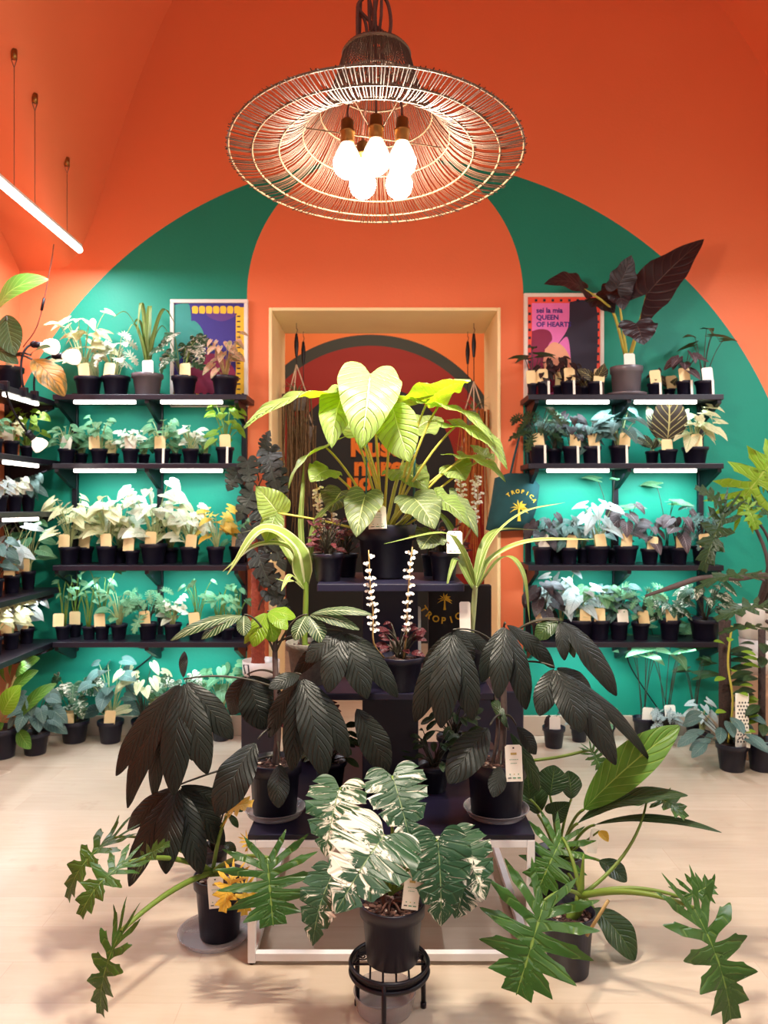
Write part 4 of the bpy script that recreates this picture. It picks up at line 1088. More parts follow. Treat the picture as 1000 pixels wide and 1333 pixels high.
# big rubber leaved plant at the left edge
d = 4.15; k = d / F_PX; c = P(0, 985, d); c[2] = 0; c = np.array([(2 - 500) * k, d, 0])
r = hero_root('potted_plant', 'large plant with broad glossy green leaves on floor at left edge', c)
mpot(r, c, .09, .16, n=20)
fb, lb, sb = MB(), MB(), MB()
for bp, tp, wd, m_ in [((20, 880), (52, 857), 22, 0), ((14, 905), (50, 873), 22, 0), ((26, 935), (74, 890), 22, 0), ((10, 890), (4, 862), 12, 0), ((16, 885), (18, 858), 10, 0), ((0, 925), (-8, 880), 24, 0), ((24, 950), (40, 975), 18, 0), ((4, 940), (-16, 960), 22, 0)]:
    leaf(fb, P(*bp, d), P(*tp, d - .08), wd * k, ELLIP, (-.2, -.8, .6), n=14, m=3)
leaf(lb, P(4, 930, d - .08), P(27, 892, d - .16), 26 * k, ELLIP, (0, -1, .2), n=14, m=3)
for e in ((20, 880), (14, 905), (26, 935), (10, 890), (0, 925), (24, 950)): sb.tube(bez(c + (0, 0, .14), c + (0, 0, .25), P(*e, d), n=8), .006, 6)
fb.build('foliage', L['midgreen'], r, xmin=XL + .01); lb.build('foliage', L['lime'], r); sb.build('stems', M['stem_tan'], r, xmin=XL + .01)

# right corner: mossy pole plant, perforated board, wooden box with white pots
d = 3.95; k = d / F_PX; c = np.array([(953 - 500) * k, d, 0])
r = hero_root('potted_plant', 'vine in black pot climbing a dark pole with a perforated white board', c)
mpot(r, c, 20.5 * k, 35 * k, n=22, chips=20)
b = MB(); b.lathe([(.001, .1), (.030, .1), (.030, .76), (.001, .76)], c + (-.01, .06, 0), 14); b.build('moss_pole', M['moss_pole'], r)
b = MB(); x0 = c[0] + .0; 
b.box(x0 - .005, x0 + .062, d - .055, d - .045, .13, .405); pb = b.build('perforated_board', M['card'], r, smooth=False, bevel=.003)
b = MB()
for i in range(4):
    for j in range(12):
        xx = x0 + .006 + i * .015 + (.007 if j % 2 else 0); zz = .16 + j * .018
        an = np.linspace(0, 2 * PI, 8, endpoint=False)
        b.add([(xx + .0045 * math.cos(q), d - .0556, zz + .0055 * math.sin(q)) for q in an], [tuple(range(8))])
b.build('board_holes', M['ink'], pb, smooth=False)
g = random.Random(5); fb, sb = MB(), MB()
sb.tube(spline([c + (-.02, .0, .13), c + (.0, -.01, .35), c + (-.02, .0, .55), c + (.0, 0, .74)], 20), .006, 6)
for i in range(16):
    z = .2 + .55 * i / 16; a = g.uniform(-2.6, 0.2); B = c + (math.cos(a) * .05, math.sin(a) * .04, z); o = np.array([math.cos(a), math.sin(a) * .7, g.uniform(-.2, .3)])
    leaf(fb, B, B + o * .085, .034, ELLIP, (0, -.5, 1), n=10)
fb.build('foliage', L['lime'], r); sb.build('stems', M['stem_lime'], r)
fb, sb = MB(), MB()
for i in range(18):
    a = i * 2.4; o = np.array([math.cos(a), math.sin(a) * .8 - .2, 0]); B = c + o * g.uniform(.06, .16) + (-.05, 0, g.uniform(.15, .30))
    leaf(fb, B, B + o * .12 + (0, 0, -.05), .055, ELLIP, (o[0] * .2, -.7, .8), n=10)
    sb.tube([c + (0, 0, .13), B], .002, 5)
fb.build('foliage', L['steelgreen'], r); sb.build('stems', M['stem_dark'], r)
mtag(r, c + (.05, -.07, .13), .02, .085, 'card', roll=-.15, stick=.004, name='plant_tag')

d = 4.15; k = d / F_PX; X = lambda p: (p - 500) * k
b = MB(); b.box(X(963), X(1010), d - .06, d + .16, 0, CAM_H - (878 - HORIZON) * k)
bx = b.build('wooden_box', M['box_wood'], loc=(X(986), d, 0), smooth=False, bevel=.006); tag(bx, 'tall wood grain box standing in the right corner under white pots', 'box')
zb = CAM_H - (878 - HORIZON) * k
c = np.array([X(988), d + .04, zb]); r = hero_root('potted_plant', 'very large lobed leaf plant in stacked white pot on the wooden box', c)
b = MB(); b.lathe([(.001, 0), (.07, 0), (.085, .19), (.082, .19), (.078, .17), (.001, .16)], c, 22, ); b.build('pot', M['white_pot'], r)
c = c + (0, 0, .13); b = MB(); b.lathe([(.001, .035), (.075, .035), (.105, .20), (.108, .235), (.102, .235), (.095, .21), (.001, .2)], c, 22); b.build('pot', M['white_pot'], r)
top = c + (0, 0, .2); fb, lb, sb = MB(), MB(), MB()
for bp, tp, wd, mbb, up, dd in [
   ((962, 655), (1025, 575), 86, lb, (-.2, -1, .3), 3.95), ((946, 662), (914, 745), 44, fb, (-.5, -1, .3), 3.85), ((968, 655), (985, 690), 34, lb, (0, -1, .2), 3.9),
   ((942, 665), (904, 634), 30, fb, (-.3, -.8, .6), 3.85), ((985, 750), (905, 768), 30, fb, (0, -.5, 1), 3.7), ((1000, 790), (930, 808), 34, fb, (0, -.6, .8), 3.6),
   ((980, 655), (1015, 690), 30, fb, (.2, -.8, .6), 3.9), ((1000, 820), (935, 826), 20, fb, (0, -.5, 1), 3.6), ((990, 625), (1020, 605), 40, lb, (0, -1, .3), 4.05)]:
    leaf(mbb, P(*bp, dd), P(*tp, dd - .06), wd * dd / F_PX, SPLIT, up, bulge=.12, fold=.12, ripple=.1, m=3, poly=True)
for pts in ([(986, 800), (1000, 740), (985, 690), (962, 662), (944, 662)], [(990, 800), (1006, 760), (1000, 700), (965, 655)], [(984, 805), (1012, 770), (985, 750)], [(984, 805), (1010, 795), (1000, 790)], [(984, 805), (1012, 820), (1000, 820)], [(990, 800), (1010, 700), (1005, 650), (990, 625)]):
    sb.tube(spline([top] + [P(x, y, 4.0) for x, y in pts[1:]], 16), [.011, .006], 7)
# knobbly thick climbing stem reaching across to the left
sb.tube(spline([top, P(1000, 752, 3.9), P(960, 752, 3.85), P(915, 752, 3.8), P(882, 762, 3.75), P(840, 776, 3.75)], 26), [.016, .014, .018, .012, .014, .006], 8)
fb.build('foliage', L['darkgreen'], r, xmin=-9); lb.build('foliage', L['lime'], r); sb.build('stems', M['bark_stem'], r)
c = np.array([X(990), 3.95, 0]); d = 3.95; k = d / F_PX; c = np.array([(992 - 500) * k, d, 0])
r = hero_root('potted_plant', 'dark glossy vine on a thin pole in black pot at right edge', c)
mpot(r, c, 20 * k, 40 * k, n=20); b = MB(); b.lathe([(.001, .12), (.018, .12), (.018, .72), (.001, .72)], c, 10); b.build('moss_pole', M['moss_pole'], r)
g = random.Random(9); fb = MB()
for i in range(22):
    z = .18 + .5 * i / 22; a = g.uniform(1.9, 4.6); B = c + (math.cos(a) * .04, math.sin(a) * .05, z); o = np.array([math.cos(a), math.sin(a) * .8, g.uniform(-.35, .1)])
    leaf(fb, B, B + o * .12, .05, ELLIP, (0, -.5, 1), n=10)
fb.build('foliage', L['darkgreen'], r)

# ------------------------------------------------------------------ doorway things
def hanging(label, px, py0, py1, d, rust=False, basket=True, plant=True):
    a = P(px, py0, d); z1 = P(px, py1, d)[2]; top = np.array([a[0], d, DZ - .02])
    t = thing('hanging_plant', label, 'plant', top, 'hanging baskets in the doorway')
    b = MB(); b.tube([top, top + (0, 0, -.035)], .002, 5); b.tube(bez(top + (0, 0, -.03), top + (.012, 0, -.045), top + (0, 0, -.06), n=6), .0025, 5)
    b.build('hook', M['steel'], t)
    b = MB(); zc = top[2] - .06
    b.lathe([(.001, 0), (.008, -.01), (.026 if not basket else .014, -.06), (.026 if not basket else .014, -.09), (.008, -.15), (.001, -.16)], (top[0], d, zc), 12, sy=.5); pl = b.build('pulley', M['steel_black'], t)
    b = MB(); b.tube([(top[0], d, zc - .15), (top[0], d, z1 + .17)], .003, 5); b.build('pulley_cord', M['steel_black'], t)
    if plant:
        b = MB(); R = .07
        for q in range(3):
            an = q * 2.1 + .4; b.tube([(top[0], d, z1 + .19), (top[0] + R * math.cos(an), d + R * math.sin(an), z1)], .004, 5)
        b.build('cord_hanger', M['jute'], t)
        b = MB(); b.lathe([(.001, -.10), (.05, -.10), (R, -.0), (R * .95, .0), (.001, -.02)], (top[0], d, z1), 16); b.build('pot', M['stone_pot'], t)
        g = random.Random(int(px)); b = MB()
        for q in range(46):
            an = g.uniform(0, 6.28); rr = R * g.uniform(.5, 1.35); p = np.array([top[0] + rr * math.cos(an), d + rr * math.sin(an), z1 + .01])
            ln = g.uniform(.25, .85)
            b.tube(bez(p, p + (.02 * g.uniform(-1, 1), 0, -ln * .4), p + (.05 * g.uniform(-1, 1), .02, -ln), n=6), [.006, .002], 4)
        b.build('hanging_roots', M['moss_orange' if rust else 'moss'], t)
        b = MB()
        for q in range(14):
            an = g.uniform(0, 6.28); p = np.array([top[0], d, z1 - .01]); strap(b, [p, p + (.04 * math.cos(an), .04 * math.sin(an), .06), p + (.10 * math.cos(an), .08 * math.sin(an), g.uniform(.03, .11))], .012, n=6, rg=g)
        b.build('foliage', L['olive'], t)
hanging('dried root basket on white cords hanging at left side of the doorway', 386, 410, 514, 4.85)
hanging('root basket on a cord, nearer the doorway middle on the left', 395, 430, 556, 5.08)
hanging('rusty root basket on white cords hanging at right side of the doorway', 617, 410, 536, 4.85, rust=True)
hanging('root basket on a cord, nearer the doorway middle on the right', 609, 430, 596, 5.08, rust=True)

# dark monstera on a coir pole in white pot, left of the doorway
d = 4.1; k = d / F_PX; c = P(337, 0, d); c[2] = 0.0
zt = CAM_H - (880 - HORIZON) * k
c = np.array([(340 - 500) * k, d, 0.0])
st = MB(); st.box(c[0] - .09, c[0] + .09, d - .09, d + .09, 0, zt - .0); o = st.build('plinth', M['display'], loc=c, smooth=False, bevel=.004); tag(o, 'dark plinth left of the doorway carrying the white pot', 'plinth')
c = np.array([(340 - 500) * k, d, zt]); r = hero_root('potted_monstera', 'nearly black monstera climbing a red brown pole in white pot by the doorway', c)
b = MB(); b.lathe([(.001, 0), (.085, 0), (.098, .02), (.1, .085), (.094, .085), (.09, .06), (.001, .055)], c, 24); b.build('pot', M['white_pot'], r)
b = MB(); b.tube([c + (-.07, -.08, .03), c + (-.075, -.105, .08), c + (-.05, -.105, .08), c + (-.045, -.103, .02)], .004, 6); b.build('wire_handle', M['steel_black'], r)
b = MB(); b.lathe([(.001, .03), (.034, .03)] + [(.034 + .004 * (i % 2), .05 + i * .018) for i in range(54)] + [(.001, 1.02)], c + (-.02, .02, 0), 14); b.build('coir_pole', M['coir'], r)
fb, sb = MB(), MB(); g = random.Random(4)
for bp, tp, wd in [((346, 585), (352, 560), 30), ((350, 590), (362, 640), 44), ((356, 610), (372, 660), 40), ((330, 640), (308, 680), 36), ((340, 660), (360, 720), 44), ((352, 690), (372, 745), 40), ((336, 720), (362, 780), 40), ((344, 745), (372, 775), 34), ((322, 600), (326, 640), 34), ((334, 690), (306, 712), 36), ((350, 770), (380, 800), 30), ((310, 615), (296, 640), 34)]:
    dd = d - g.uniform(.02, .12); leaf(fb, P(*bp, dd), P(*tp, dd - .04), wd * .82 * k, MONST, (g.uniform(-.4, .4), -1, .4), bulge=.1, fold=.1, poly=True)
    z = max(P(*bp, dd)[2] - .1, c[2] + .06); sb.tube(bez(np.array([c[0] - .01, d - .02, z]), np.array([c[0], d - .06, z + .05]), P(*bp, dd), n=6), .004, 5)
fb.build('foliage', L['deepmon'], r); sb.build('stems', M['stem_dark'], r)

# dark green tote bag hanging on the wall
d = 4.44; a = P(682, 540, d)
t = thing('tote_bag', 'dark teal tote bag with yellow palm print hanging right of the doorway', 'bag', (a[0], YB, a[2]))
pts = [(679, 612), (640, 640), (634, 668), (628, 690), (640, 692), (666, 690), (690, 688), (705, 660), (702, 634), (690, 622)]
v0 = [P(x, y, d) for x, y in [(662, 616), (689, 616), (703, 632), (699, 660), (690, 690), (640, 692), (634, 690), (641, 655), (646, 622)]]
cen = sum(v0) / len(v0)
b = MB(); rows = []
for s_, off in ((0.0, .045), (.35, .042), (.7, .03), (1.0, .0)):
    rows.append([cen + (q - cen) * s_ + (0, -off, 0) for q in v0])
for s_, off in ((1.0, -.012),): rows.append([cen + (q - cen) * s_ + (0, .06, 0) for q in v0])
b.grid(np.array(rows), close=True); bag = b.build('bag_body', M['tote'], t)
b = MB(); b.tube(spline([P(664, 620, d), P(672, 585, 4.50), P(681, 556, 4.53), P(686, 585, 4.50), P(688, 620, d)], 16), .007, 6); b.build('handles', M['tote'], t)
def palm(b, c, s, y, mi=0):
    """little flat palm tree emblem"""
    an = [math.radians(q) for q in (8, 40, 68, 98, 130, 160, 190, -14)]
    for q in an:
        e = (math.cos(q), math.sin(q)); n_ = (-e[1], e[0]); dr = -.16 if True else 0
        p = [(0, 0), (.30 * e[0] + .07 * n_[0], .30 * e[1] + .07 * n_[1] + .03), (.56 * e[0], .56 * e[1] - .16 * abs(e[0])), (.28 * e[0] - .05 * n_[0], .28 * e[1] - .05 * n_[1] - .02)]
        flat(b, [(c[0] + s * u, c[2] + s * v) for u, v in p], y, mi)
    flat(b, [(c[0] + s * u, c[2] + s * v) for u, v in ((-.05, 0), (.05, 0), (.06, -.4), (.10, -.72), (-.10, -.72), (-.06, -.4))], y - .0002, mi)
b = MB(); palm(b, P(674, 662, d), .10, d - .0475); pr = b.build('palm_print', M['print_yellow'], bag, smooth=False)
def arc_text(word, c, rad, y, size, mat, par, a0, a1, name='lettering', up=True):
    for i, ch in enumerate(word):
        a = math.radians(a0 + (a1 - a0) * i / (len(word) - 1))
        p = (c[0] + rad * math.cos(a), y, c[2] + rad * math.sin(a))
        text(name, ch, p, size, mat, par, rot=(PI / 2, (PI / 2 - a) if up else (-PI / 2 - a), 0), ext=.0003, bold=.001)
arc_text('TROPICA', P(674, 662, d), .098, d - .0475, .030, M['print_yellow'], bag, 128, 28)

# ------------------------------------------------------------------ central display: white steel frame table, tiered black stand
TX0, TX1, TY0, TY1, TZ = -.402, .445, 2.262, 3.16, .385
CX = (TX0 + TX1) / 2
t = thing('display_table', 'low square table of white steel tube with black top carrying the plant tower', 'table', (CX, (TY0 + TY1) / 2, 0))
q = .0115
for (x, y) in ((TX0, TY0), (TX1, TY0), (TX0, TY1), (TX1, TY1)):
    xx = x + q if x == TX0 else x - q; yy = y + q if y == TY0 else y - q
    b = MB(); b.box(xx - q, xx + q, yy - q, yy + q, .006, TZ - .016); lg = b.build('leg', M['white_metal'], t, smooth=False, bevel=.002)
    b = MB(); b.lathe([(.001, 0), (.009, 0), (.009, .006), (.001, .006)], (xx, yy, 0), 10); b.build('foot', M['steel_black'], lg)
for z0 in (.012, TZ - .016 - 2 * q):
    for y in (TY0, TY1 - 2 * q):
        b = MB(); b.box(TX0 + 2 * q, TX1 - 2 * q, y, y + 2 * q, z0, z0 + 2 * q); b.build('rail', M['white_metal'], t, smooth=False, bevel=.002)
    for x in (TX0, TX1 - 2 * q):
        b = MB(); b.box(x, x + 2 * q, TY0 + 2 * q, TY1 - 2 * q, z0, z0 + 2 * q); b.build('rail', M['white_metal'], t, smooth=False, bevel=.002)
b = MB(); b.box(TX0, TX1, TY0, TY1, TZ - .0155, TZ); b.build('tabletop', M['display'], t, smooth=False, bevel=.002)

YC = 2.72
t = thing('tiered_stand', 'black two tier column stand in the middle of the low table', 'stand', (CX, YC, TZ))
Z1, Z2 = .755, 1.100
b = MB(); b.box(CX - .095, CX + .095, YC - .12, YC + .12, TZ, Z1 - .022); b.build('lower_column', M['navy'], t, smooth=False, bevel=.003)
b = MB(); b.box(CX - .33, CX + .33, YC - .27, YC + .30, Z1 - .022, Z1); b.build('middle_tier', M['display'], t, smooth=False, bevel=.003)
b = MB(); b.box(CX - .095, CX + .095, YC - .10, YC + .10, Z1, Z2 - .026); b.build('upper_column', M['navy'], t, smooth=False, bevel=.003)
b = MB(); b.box(CX - .24, CX + .24, YC - .22, YC + .22, Z2 - .026, Z2); b.build('top_tier', M['navy'], t, smooth=False, bevel=.003)
# dark blue crate behind the stand
a0 = P(590, 900, 3.6); a1 = P(682, 960, 3.6)
b = MB(); b.box(a0[0], a1[0], 3.6, 3.9, 0, a0[2]); o = b.build('storage_box', M['navy'], loc=(a0[0], 3.6, 0), smooth=False, bevel=.006)
tag(o, 'dark blue box standing on the floor behind the display, right of the column', 'box')

def saucer(c, r, h, label, group=None):
    b = MB(); c = np.asarray(c, float)
    b.lathe([(.001, .0005), (r * .86, .0005), (r * .9, .006), (r * .97, h), (r, h), (r * .985, h + .002), (r * .95, h), (r * .88, .008), (r * .84, .0035), (.001, .0035)], c, 40)
    return tag(b.build('plant_saucer', M['clear'], loc=c), label, 'saucer', group)

def petiole(sb, a, b_, sag=0.0, r=.004, n=10, lift=.5):
    a = np.asarray(a, float); b_ = np.asarray(b_, float)
    m_ = a * (1 - lift) + b_ * lift; m_[2] = a[2] * .25 + b_[2] * .75 + sag
    sb.tube(bez(a, m_, b_, n=n), [r, r * .7], 6)

# --- top philodendron
c = np.array([(503 - 500) * .00272, YC, Z2])
saucer(c, .072, .03, 'clear saucer under the big pot on the top tier')
c = c + (0, 0, .004)
r = hero_root('potted_philodendron', 'large bright green philodendron crowning the tower, lit by the pendant lamp', c)
mpot(r, c, .108, .185, n=36, chips=120, lip=.3, base=.76)
top = c + (0, 0, .16); fb, sb, vb = MB(), MB(), MB()
B0 = P(503, 694, 2.70)
# base px, tip px, depth base, depth tip, width px, shape, up, bulge, fold, which
TOPL = [
 ((482, 488), (470, 586), 2.50, 2.40, 82, HEART, (.12, -.8, .6), .20, .06, 0),
 ((447, 512), (432, 584), 2.55, 2.45, 54, HEART, (-.2, -.8, .6), .10, .08, 0),
 ((441, 516), (318, 559), 2.60, 2.35, 96, ARROW, (.1, .05, 1), .10, .10, 1),
 ((511, 528), (534, 602), 2.55, 2.50, 56, OVATE, (-.35, -.9, .2), .06, .25, 1),
 ((556, 524), (613, 497), 2.60, 2.40, 84, ARROW, (-.2, .25, 1), .08, .14, 1),
 ((570, 530), (642, 577), 2.58, 2.44, 60, ARROW, (.1, -.1, 1), .12, .10, 1),
 ((592, 556), (660, 612), 2.60, 2.46, 60, ARROW, (.2, -.35, .9), .16, .10, 0),
 ((604, 596), (658, 628), 2.65, 2.55, 46, ARROW, (.1, -.2, 1), .12, .10, 1),
 ((425, 583), (376, 637), 2.62, 2.55, 46, ARROW, (-.4, -.1, .9), .14, .14, 1),
 ((428, 612), (404, 628), 2.62, 2.55, 46, HEART, (0, -.7, .7), .10, .10, 1),
 ((476, 644), (464, 700), 2.56, 2.46, 50, HEART, (-.1, -.95, .3), .08, .06, 2),
 ((538, 648), (566, 690), 2.60, 2.52, 60, HEART, (.2, -.8, .6), .10, .08, 2),
 ((570, 650), (612, 688), 2.64, 2.58, 44, ARROW, (.2, -.6, .8), .12, .12, 1),
 ((590, 606), (606, 626), 2.70, 2.66, 46, HEART, (0, -.8, .6), .10, .08, 1),
 ((588, 652), (622, 700), 2.66, 2.60, 40, ARROW, (.3, -.6, .8), .12, .10, 2),
 ((362, 668), (333, 633), 2.60, 2.56, 44, HEART, (-.1, -.8, .5), .08, .10, 1),
 ((360, 668), (346, 706), 2.60, 2.56, 30, OVATE, (.1, -.8, .4), .08, .10, 1),
 ((470, 560), (458, 520), 2.80, 2.85, 54, HEART, (0, -.6, .8), .08, .08, 1),
 ((540, 560), (575, 545), 2.85, 2.95, 60, HEART, (0, -.5, .9), .08, .08, 1),
 ((520, 612), (556, 640), 2.75, 2.66, 60, HEART, (0, -.5, .9), .10, .08, 0),
 ((445, 640), (430, 668), 2.78, 2.72, 50, HEART, (-.1, -.7, .7), .10, .08, 2),
 ((632, 596), (612, 580), 2.72, 2.74, 40, ARROW, (0, -.3, .9), .10, .08, 1),
 ((564, 696), (548, 716), 2.60, 2.54, 44, HEART, (0, -.8, .6), .1, .08, 2),
]
for bp, tp, d0, d1, wd, shp, up, bu, fo, wh in TOPL:
    a_, t_ = P(*bp, d0), P(*tp, d1)
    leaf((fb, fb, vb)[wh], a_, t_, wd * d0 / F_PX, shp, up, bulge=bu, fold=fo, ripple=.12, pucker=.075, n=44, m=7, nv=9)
    st_ = B0 + np.array([RNG.uniform(-.02, .02), RNG.uniform(-.02, .02), -.02])
    petiole(sb, st_, a_, r=.0052, lift=.55)
fb.build('foliage', L['top'], r); vb.build('olive_foliage', L['olive'], r); sb.build('stems', M['stem_lime'], r)  # lower hanging leaves use the olive veined material
b = MB(); b.tube([P(476, 690, 2.66), P(478, 560, 2.66)], .0035, 6); b.tube([P(538, 690, 2.68), P(541, 545, 2.66)], .004, 6); b.build('support_stake', M['stake'], r)
mtag(r, P(492, 690, 2.60), .062, .078, 'card', tilt=.12, roll=.05, stick=.004, prints=True)

# --- small pots on the tiers
def ludisia(name, label, px, w, rim, base, d, z, seed, fh=50, fw=60, tagc=None, spikes=()):
    k = d / F_PX; c = np.array([(px - 500) * k, d, z])
    r = hero_root(name, label, c, 'small burgundy leaved pots on the stand'); mpot(r, c, w * k / 2, (base - rim) * k, n=28, chips=30, lip=.18)
    grow(r, c + (0, 0, (base - rim) * k * .9), fw * k, fh * k, 'ludisia', seed)
    if tagc: mtag(r, P(*tagc, d - .06), .052, .075, 'card', stick=.004, prints=True)
    if spikes:
        g = random.Random(seed)
        for path in spikes:
            sb, pb = MB(), MB()
            pts = spline([np.array([c[0] + (path[0][0] - px) * k * .5, d, c[2] + .09])] + [P(x, y, d - .05) for x, y in path], 20); sb.tube(pts, [.0032, .002], 6)
            for i in range(26):
                f = .38 + .62 * i / 26; p = pts[int(f * 19)] if f < 1 else pts[-1]
                an = g.uniform(0, 6.28); o = np.array([math.cos(an), math.sin(an), 0]); e = p + o * .012 + (0, 0, .002)
                sb.tube([p, e], .0008, 4)
                for q in range(4):
                    a2 = an + q * 1.57 + .5; o2 = np.array([math.cos(a2) * .7, math.sin(a2) * .5, .5 * math.sin(q * 2.2)])
                    leaf(pb, e, e + o2 * .015, .009, ELLIP, (0, -1, .3), n=6, m=1, rg=g)
            fs = sb.build('flower_spike', M['stem_tan'], r); pb.build('white_flowers', M['petal'], fs)
    return r
ludisia('potted_plant', 'burgundy leaved plant in front black pot on left of top tier', 427, 43, 721, 757, 2.60, Z2, 11)
ludisia('potted_plant', 'burgundy leaved plant half hidden behind, left side of top tier', 450, 34, 722, 752, 2.76, Z2, 12)
ludisia('potted_plant', 'burgundy stemmed plant with white tag in front black pot on right of top tier', 578, 40, 719, 757, 2.62, Z2, 13, fh=34, fw=48, tagc=(592, 722))
ludisia('potted_plant', 'small black pot half hidden behind the tagged one, right of top tier', 562, 28, 724, 752, 2.80, Z2, 14, fh=44, fw=40)
ludisia('potted_orchid', 'burgundy leaved orchid on middle tier with two tall white flower spikes', 522, 62, 858, 902, 2.51, Z1, 15, fh=48, fw=70,
        spikes=([(487, 838), (486, 800), (482, 760), (480, 716)], [(528, 836), (530, 800), (533, 750), (537, 712)]))
# flower spikes behind the crown plant
d = 2.9; k = d / F_PX
for nm, px, spk, sd in (('jewel orchid with white flower spikes behind the crown plant on the left', 425, ([(430, 700), (432, 660), (426, 632)], [(418, 700), (416, 660), (412, 630)]), 31), ('jewel orchid with white flower spikes behind the crown plant on the right', 592, ([(596, 690), (600, 640), (598, 604)], [(612, 690), (622, 650), (618, 616)]), 32)):
    c = np.array([(px - 500) * k, d, Z2]); r = hero_root('potted_orchid', nm, c); mpot(r, c, .05, .08, 'terracotta', n=20)
    g = random.Random(sd)
    for path in spk:
        sb, pb = MB(), MB()
        pts = spline([c + (0, 0, .07)] + [P(x, y, d - .04) for x, y in path], 20); sb.tube(pts, [.0032, .002], 6)
        for i in range(26):
            f = .45 + .55 * i / 26; p = pts[int(f * 19)]; an = g.uniform(0, 6.28); e = p + np.array([math.cos(an) * .014, math.sin(an) * .014, 0]); sb.tube([p, e], .0008, 4)
            for q in range(4):
                a2 = an + q * 1.57; leaf(pb, e, e + np.array([math.cos(a2) * .012, math.sin(a2) * .008, .008 * math.sin(q * 2.2)]), .010, ELLIP, (0, -1, .3), n=6, m=1, rg=g)
        fs = sb.build('flower_spike', M['stem_tan'], r); pb.build('white_flowers', M['petal'], fs)
    grow(r, c + (0, 0, .07), .12, .05, 'ludisia', sd)

# --- strap leaved plants either side of the tower
def strap_plant(label, c, pr, ph, stem, leaves, d, mats, potmat='black_pot', stemr=.011, smat='stem_green'):
    r = hero_root('potted_dracaena', label, c); mpot(r, c, pr, ph, potmat, n=28, chips=30)
    sb = MB(); sb.tube(spline([np.array(c) + (0, 0, ph * .85)] + [P(x, y, d) for x, y in stem], 20), [stemr, stemr * .8], 8); sb.build('stem', M[smat], r)
    bs = [MB() for _ in mats]
    for path, w, mi, up in leaves:
        pts = [P(p[0], p[1], d + (p[2] if len(p) > 2 else 0)) for p in path]
        strap(bs[mi], pts, w * d / F_PX, n=24, up=up)
    for i, (b, m_) in enumerate(zip(bs, mats)): b.build('foliage' if i == 0 else 'striped_foliage', L[m_], r)
    return r
d = 2.58
strap_plant('strap leaved plant with arching pale leaves on right of the tower', ((612 - 500) * .00262, 2.62, Z1), .075, .13, [(612, 840), (616, 800), (619, 762)],
 [([(619, 765), (640, 705, -.05), (680, 668, -.1), (736, 654, -.15)], 11, 1, (0, -.4, 1)),
  ([(620, 765), (640, 728, -.04), (690, 705, -.10), (776, 702, -.2)], 17, 1, (0, -.5, 1)),
  ([(619, 765), (600, 715, -.1), (575, 694, -.18), (500, 708, -.25)], 12, 0, (0, -.3, 1)),
  ([(620, 768), (655, 726, -.08), (680, 745, -.14), (690, 812, -.16)], 13, 0, (.3, -.4, 1)),
  ([(618, 768), (604, 725, .05), (582, 680, .1), (556, 655, .15)], 13, 0, (0, -.7, .7)),
  ([(619, 764), (630, 710, .05), (650, 690, .12), (700, 690, .2)], 12, 0, (0, -.4, 1)),
  ([(618, 770), (596, 730, .0), (588, 740, -.05), (580, 770, -.08)], 9, 0, (0, -.6, .8))], d, ['strap', 'stripe'], smat='stem_pale')
d = 2.62
strap_plant('strap leaved plant in mottled grey stone pot on left of the tower', ((404 - 500) * .00262, 2.60, Z1), .082, .14, [(397, 838), (398, 790), (399, 750)],
 [([(398, 765), (385, 712, -.05), (340, 690, -.1), (296, 748, -.15)], 26, 1, (-.1, -.6, .9)),
  ([(398, 768), (380, 716, -.02), (335, 710, -.06), (290, 744, -.1)], 15, 1, (0, -.5, 1)),
  ([(399, 765), (392, 690), (394, 640), (396, 600, .05)], 8, 0, (0, -1, .2)),
  ([(400, 765), (408, 690), (425, 662), (450, 644, .05)], 9, 0, (0, -.8, .5)),
  ([(398, 760), (365, 705, .05), (340, 690, .12), (312, 694, .2)], 13, 0, (0, -.5, 1)),
  ([(397, 770), (380, 750, -.05), (372, 758, -.08), (366, 770, -.1)], 9, 1, (0, -.6, 1)),
  ([(396, 768), (384, 757, -.08), (372, 757, -.12), (358, 753, -.15)], 7, 1, (0, -.6, 1))], d, ['strap', 'stripe'], 'stone_pot')

# --- dark compound leaved plants on the table
def compound(fb, sb, hub, tips, stemfrom, d, up0=(0, -.9, .45), pr=.004, extra=.0):
    h = P(*hub, d); petiole(sb, stemfrom, h, sag=.03, r=pr, n=12)
    for tp in tips:
        tx, ty, w = tp[:3]; dd = d + (tp[3] if len(tp) > 3 else -.05); base = tp[4] if len(tp) > 4 else hub
        bb = P(*base, d - .005); tt = P(tx, ty, dd)
        bb = bb + (tt - bb) * .05
        side = np.clip((tx - base[0]) / 90.0, -1, 1)
        leaf(fb, bb, tt, w * (.80 if len(tp) < 4 or tp[3] < .05 else .66) * d / F_PX, ELLIP, (side * .35 + RNG.uniform(-.15, .15), up0[1], up0[2]), bulge=.10, fold=-.10, ripple=.07, pucker=.06, n=52, m=7, nv=10, slant=2.6)
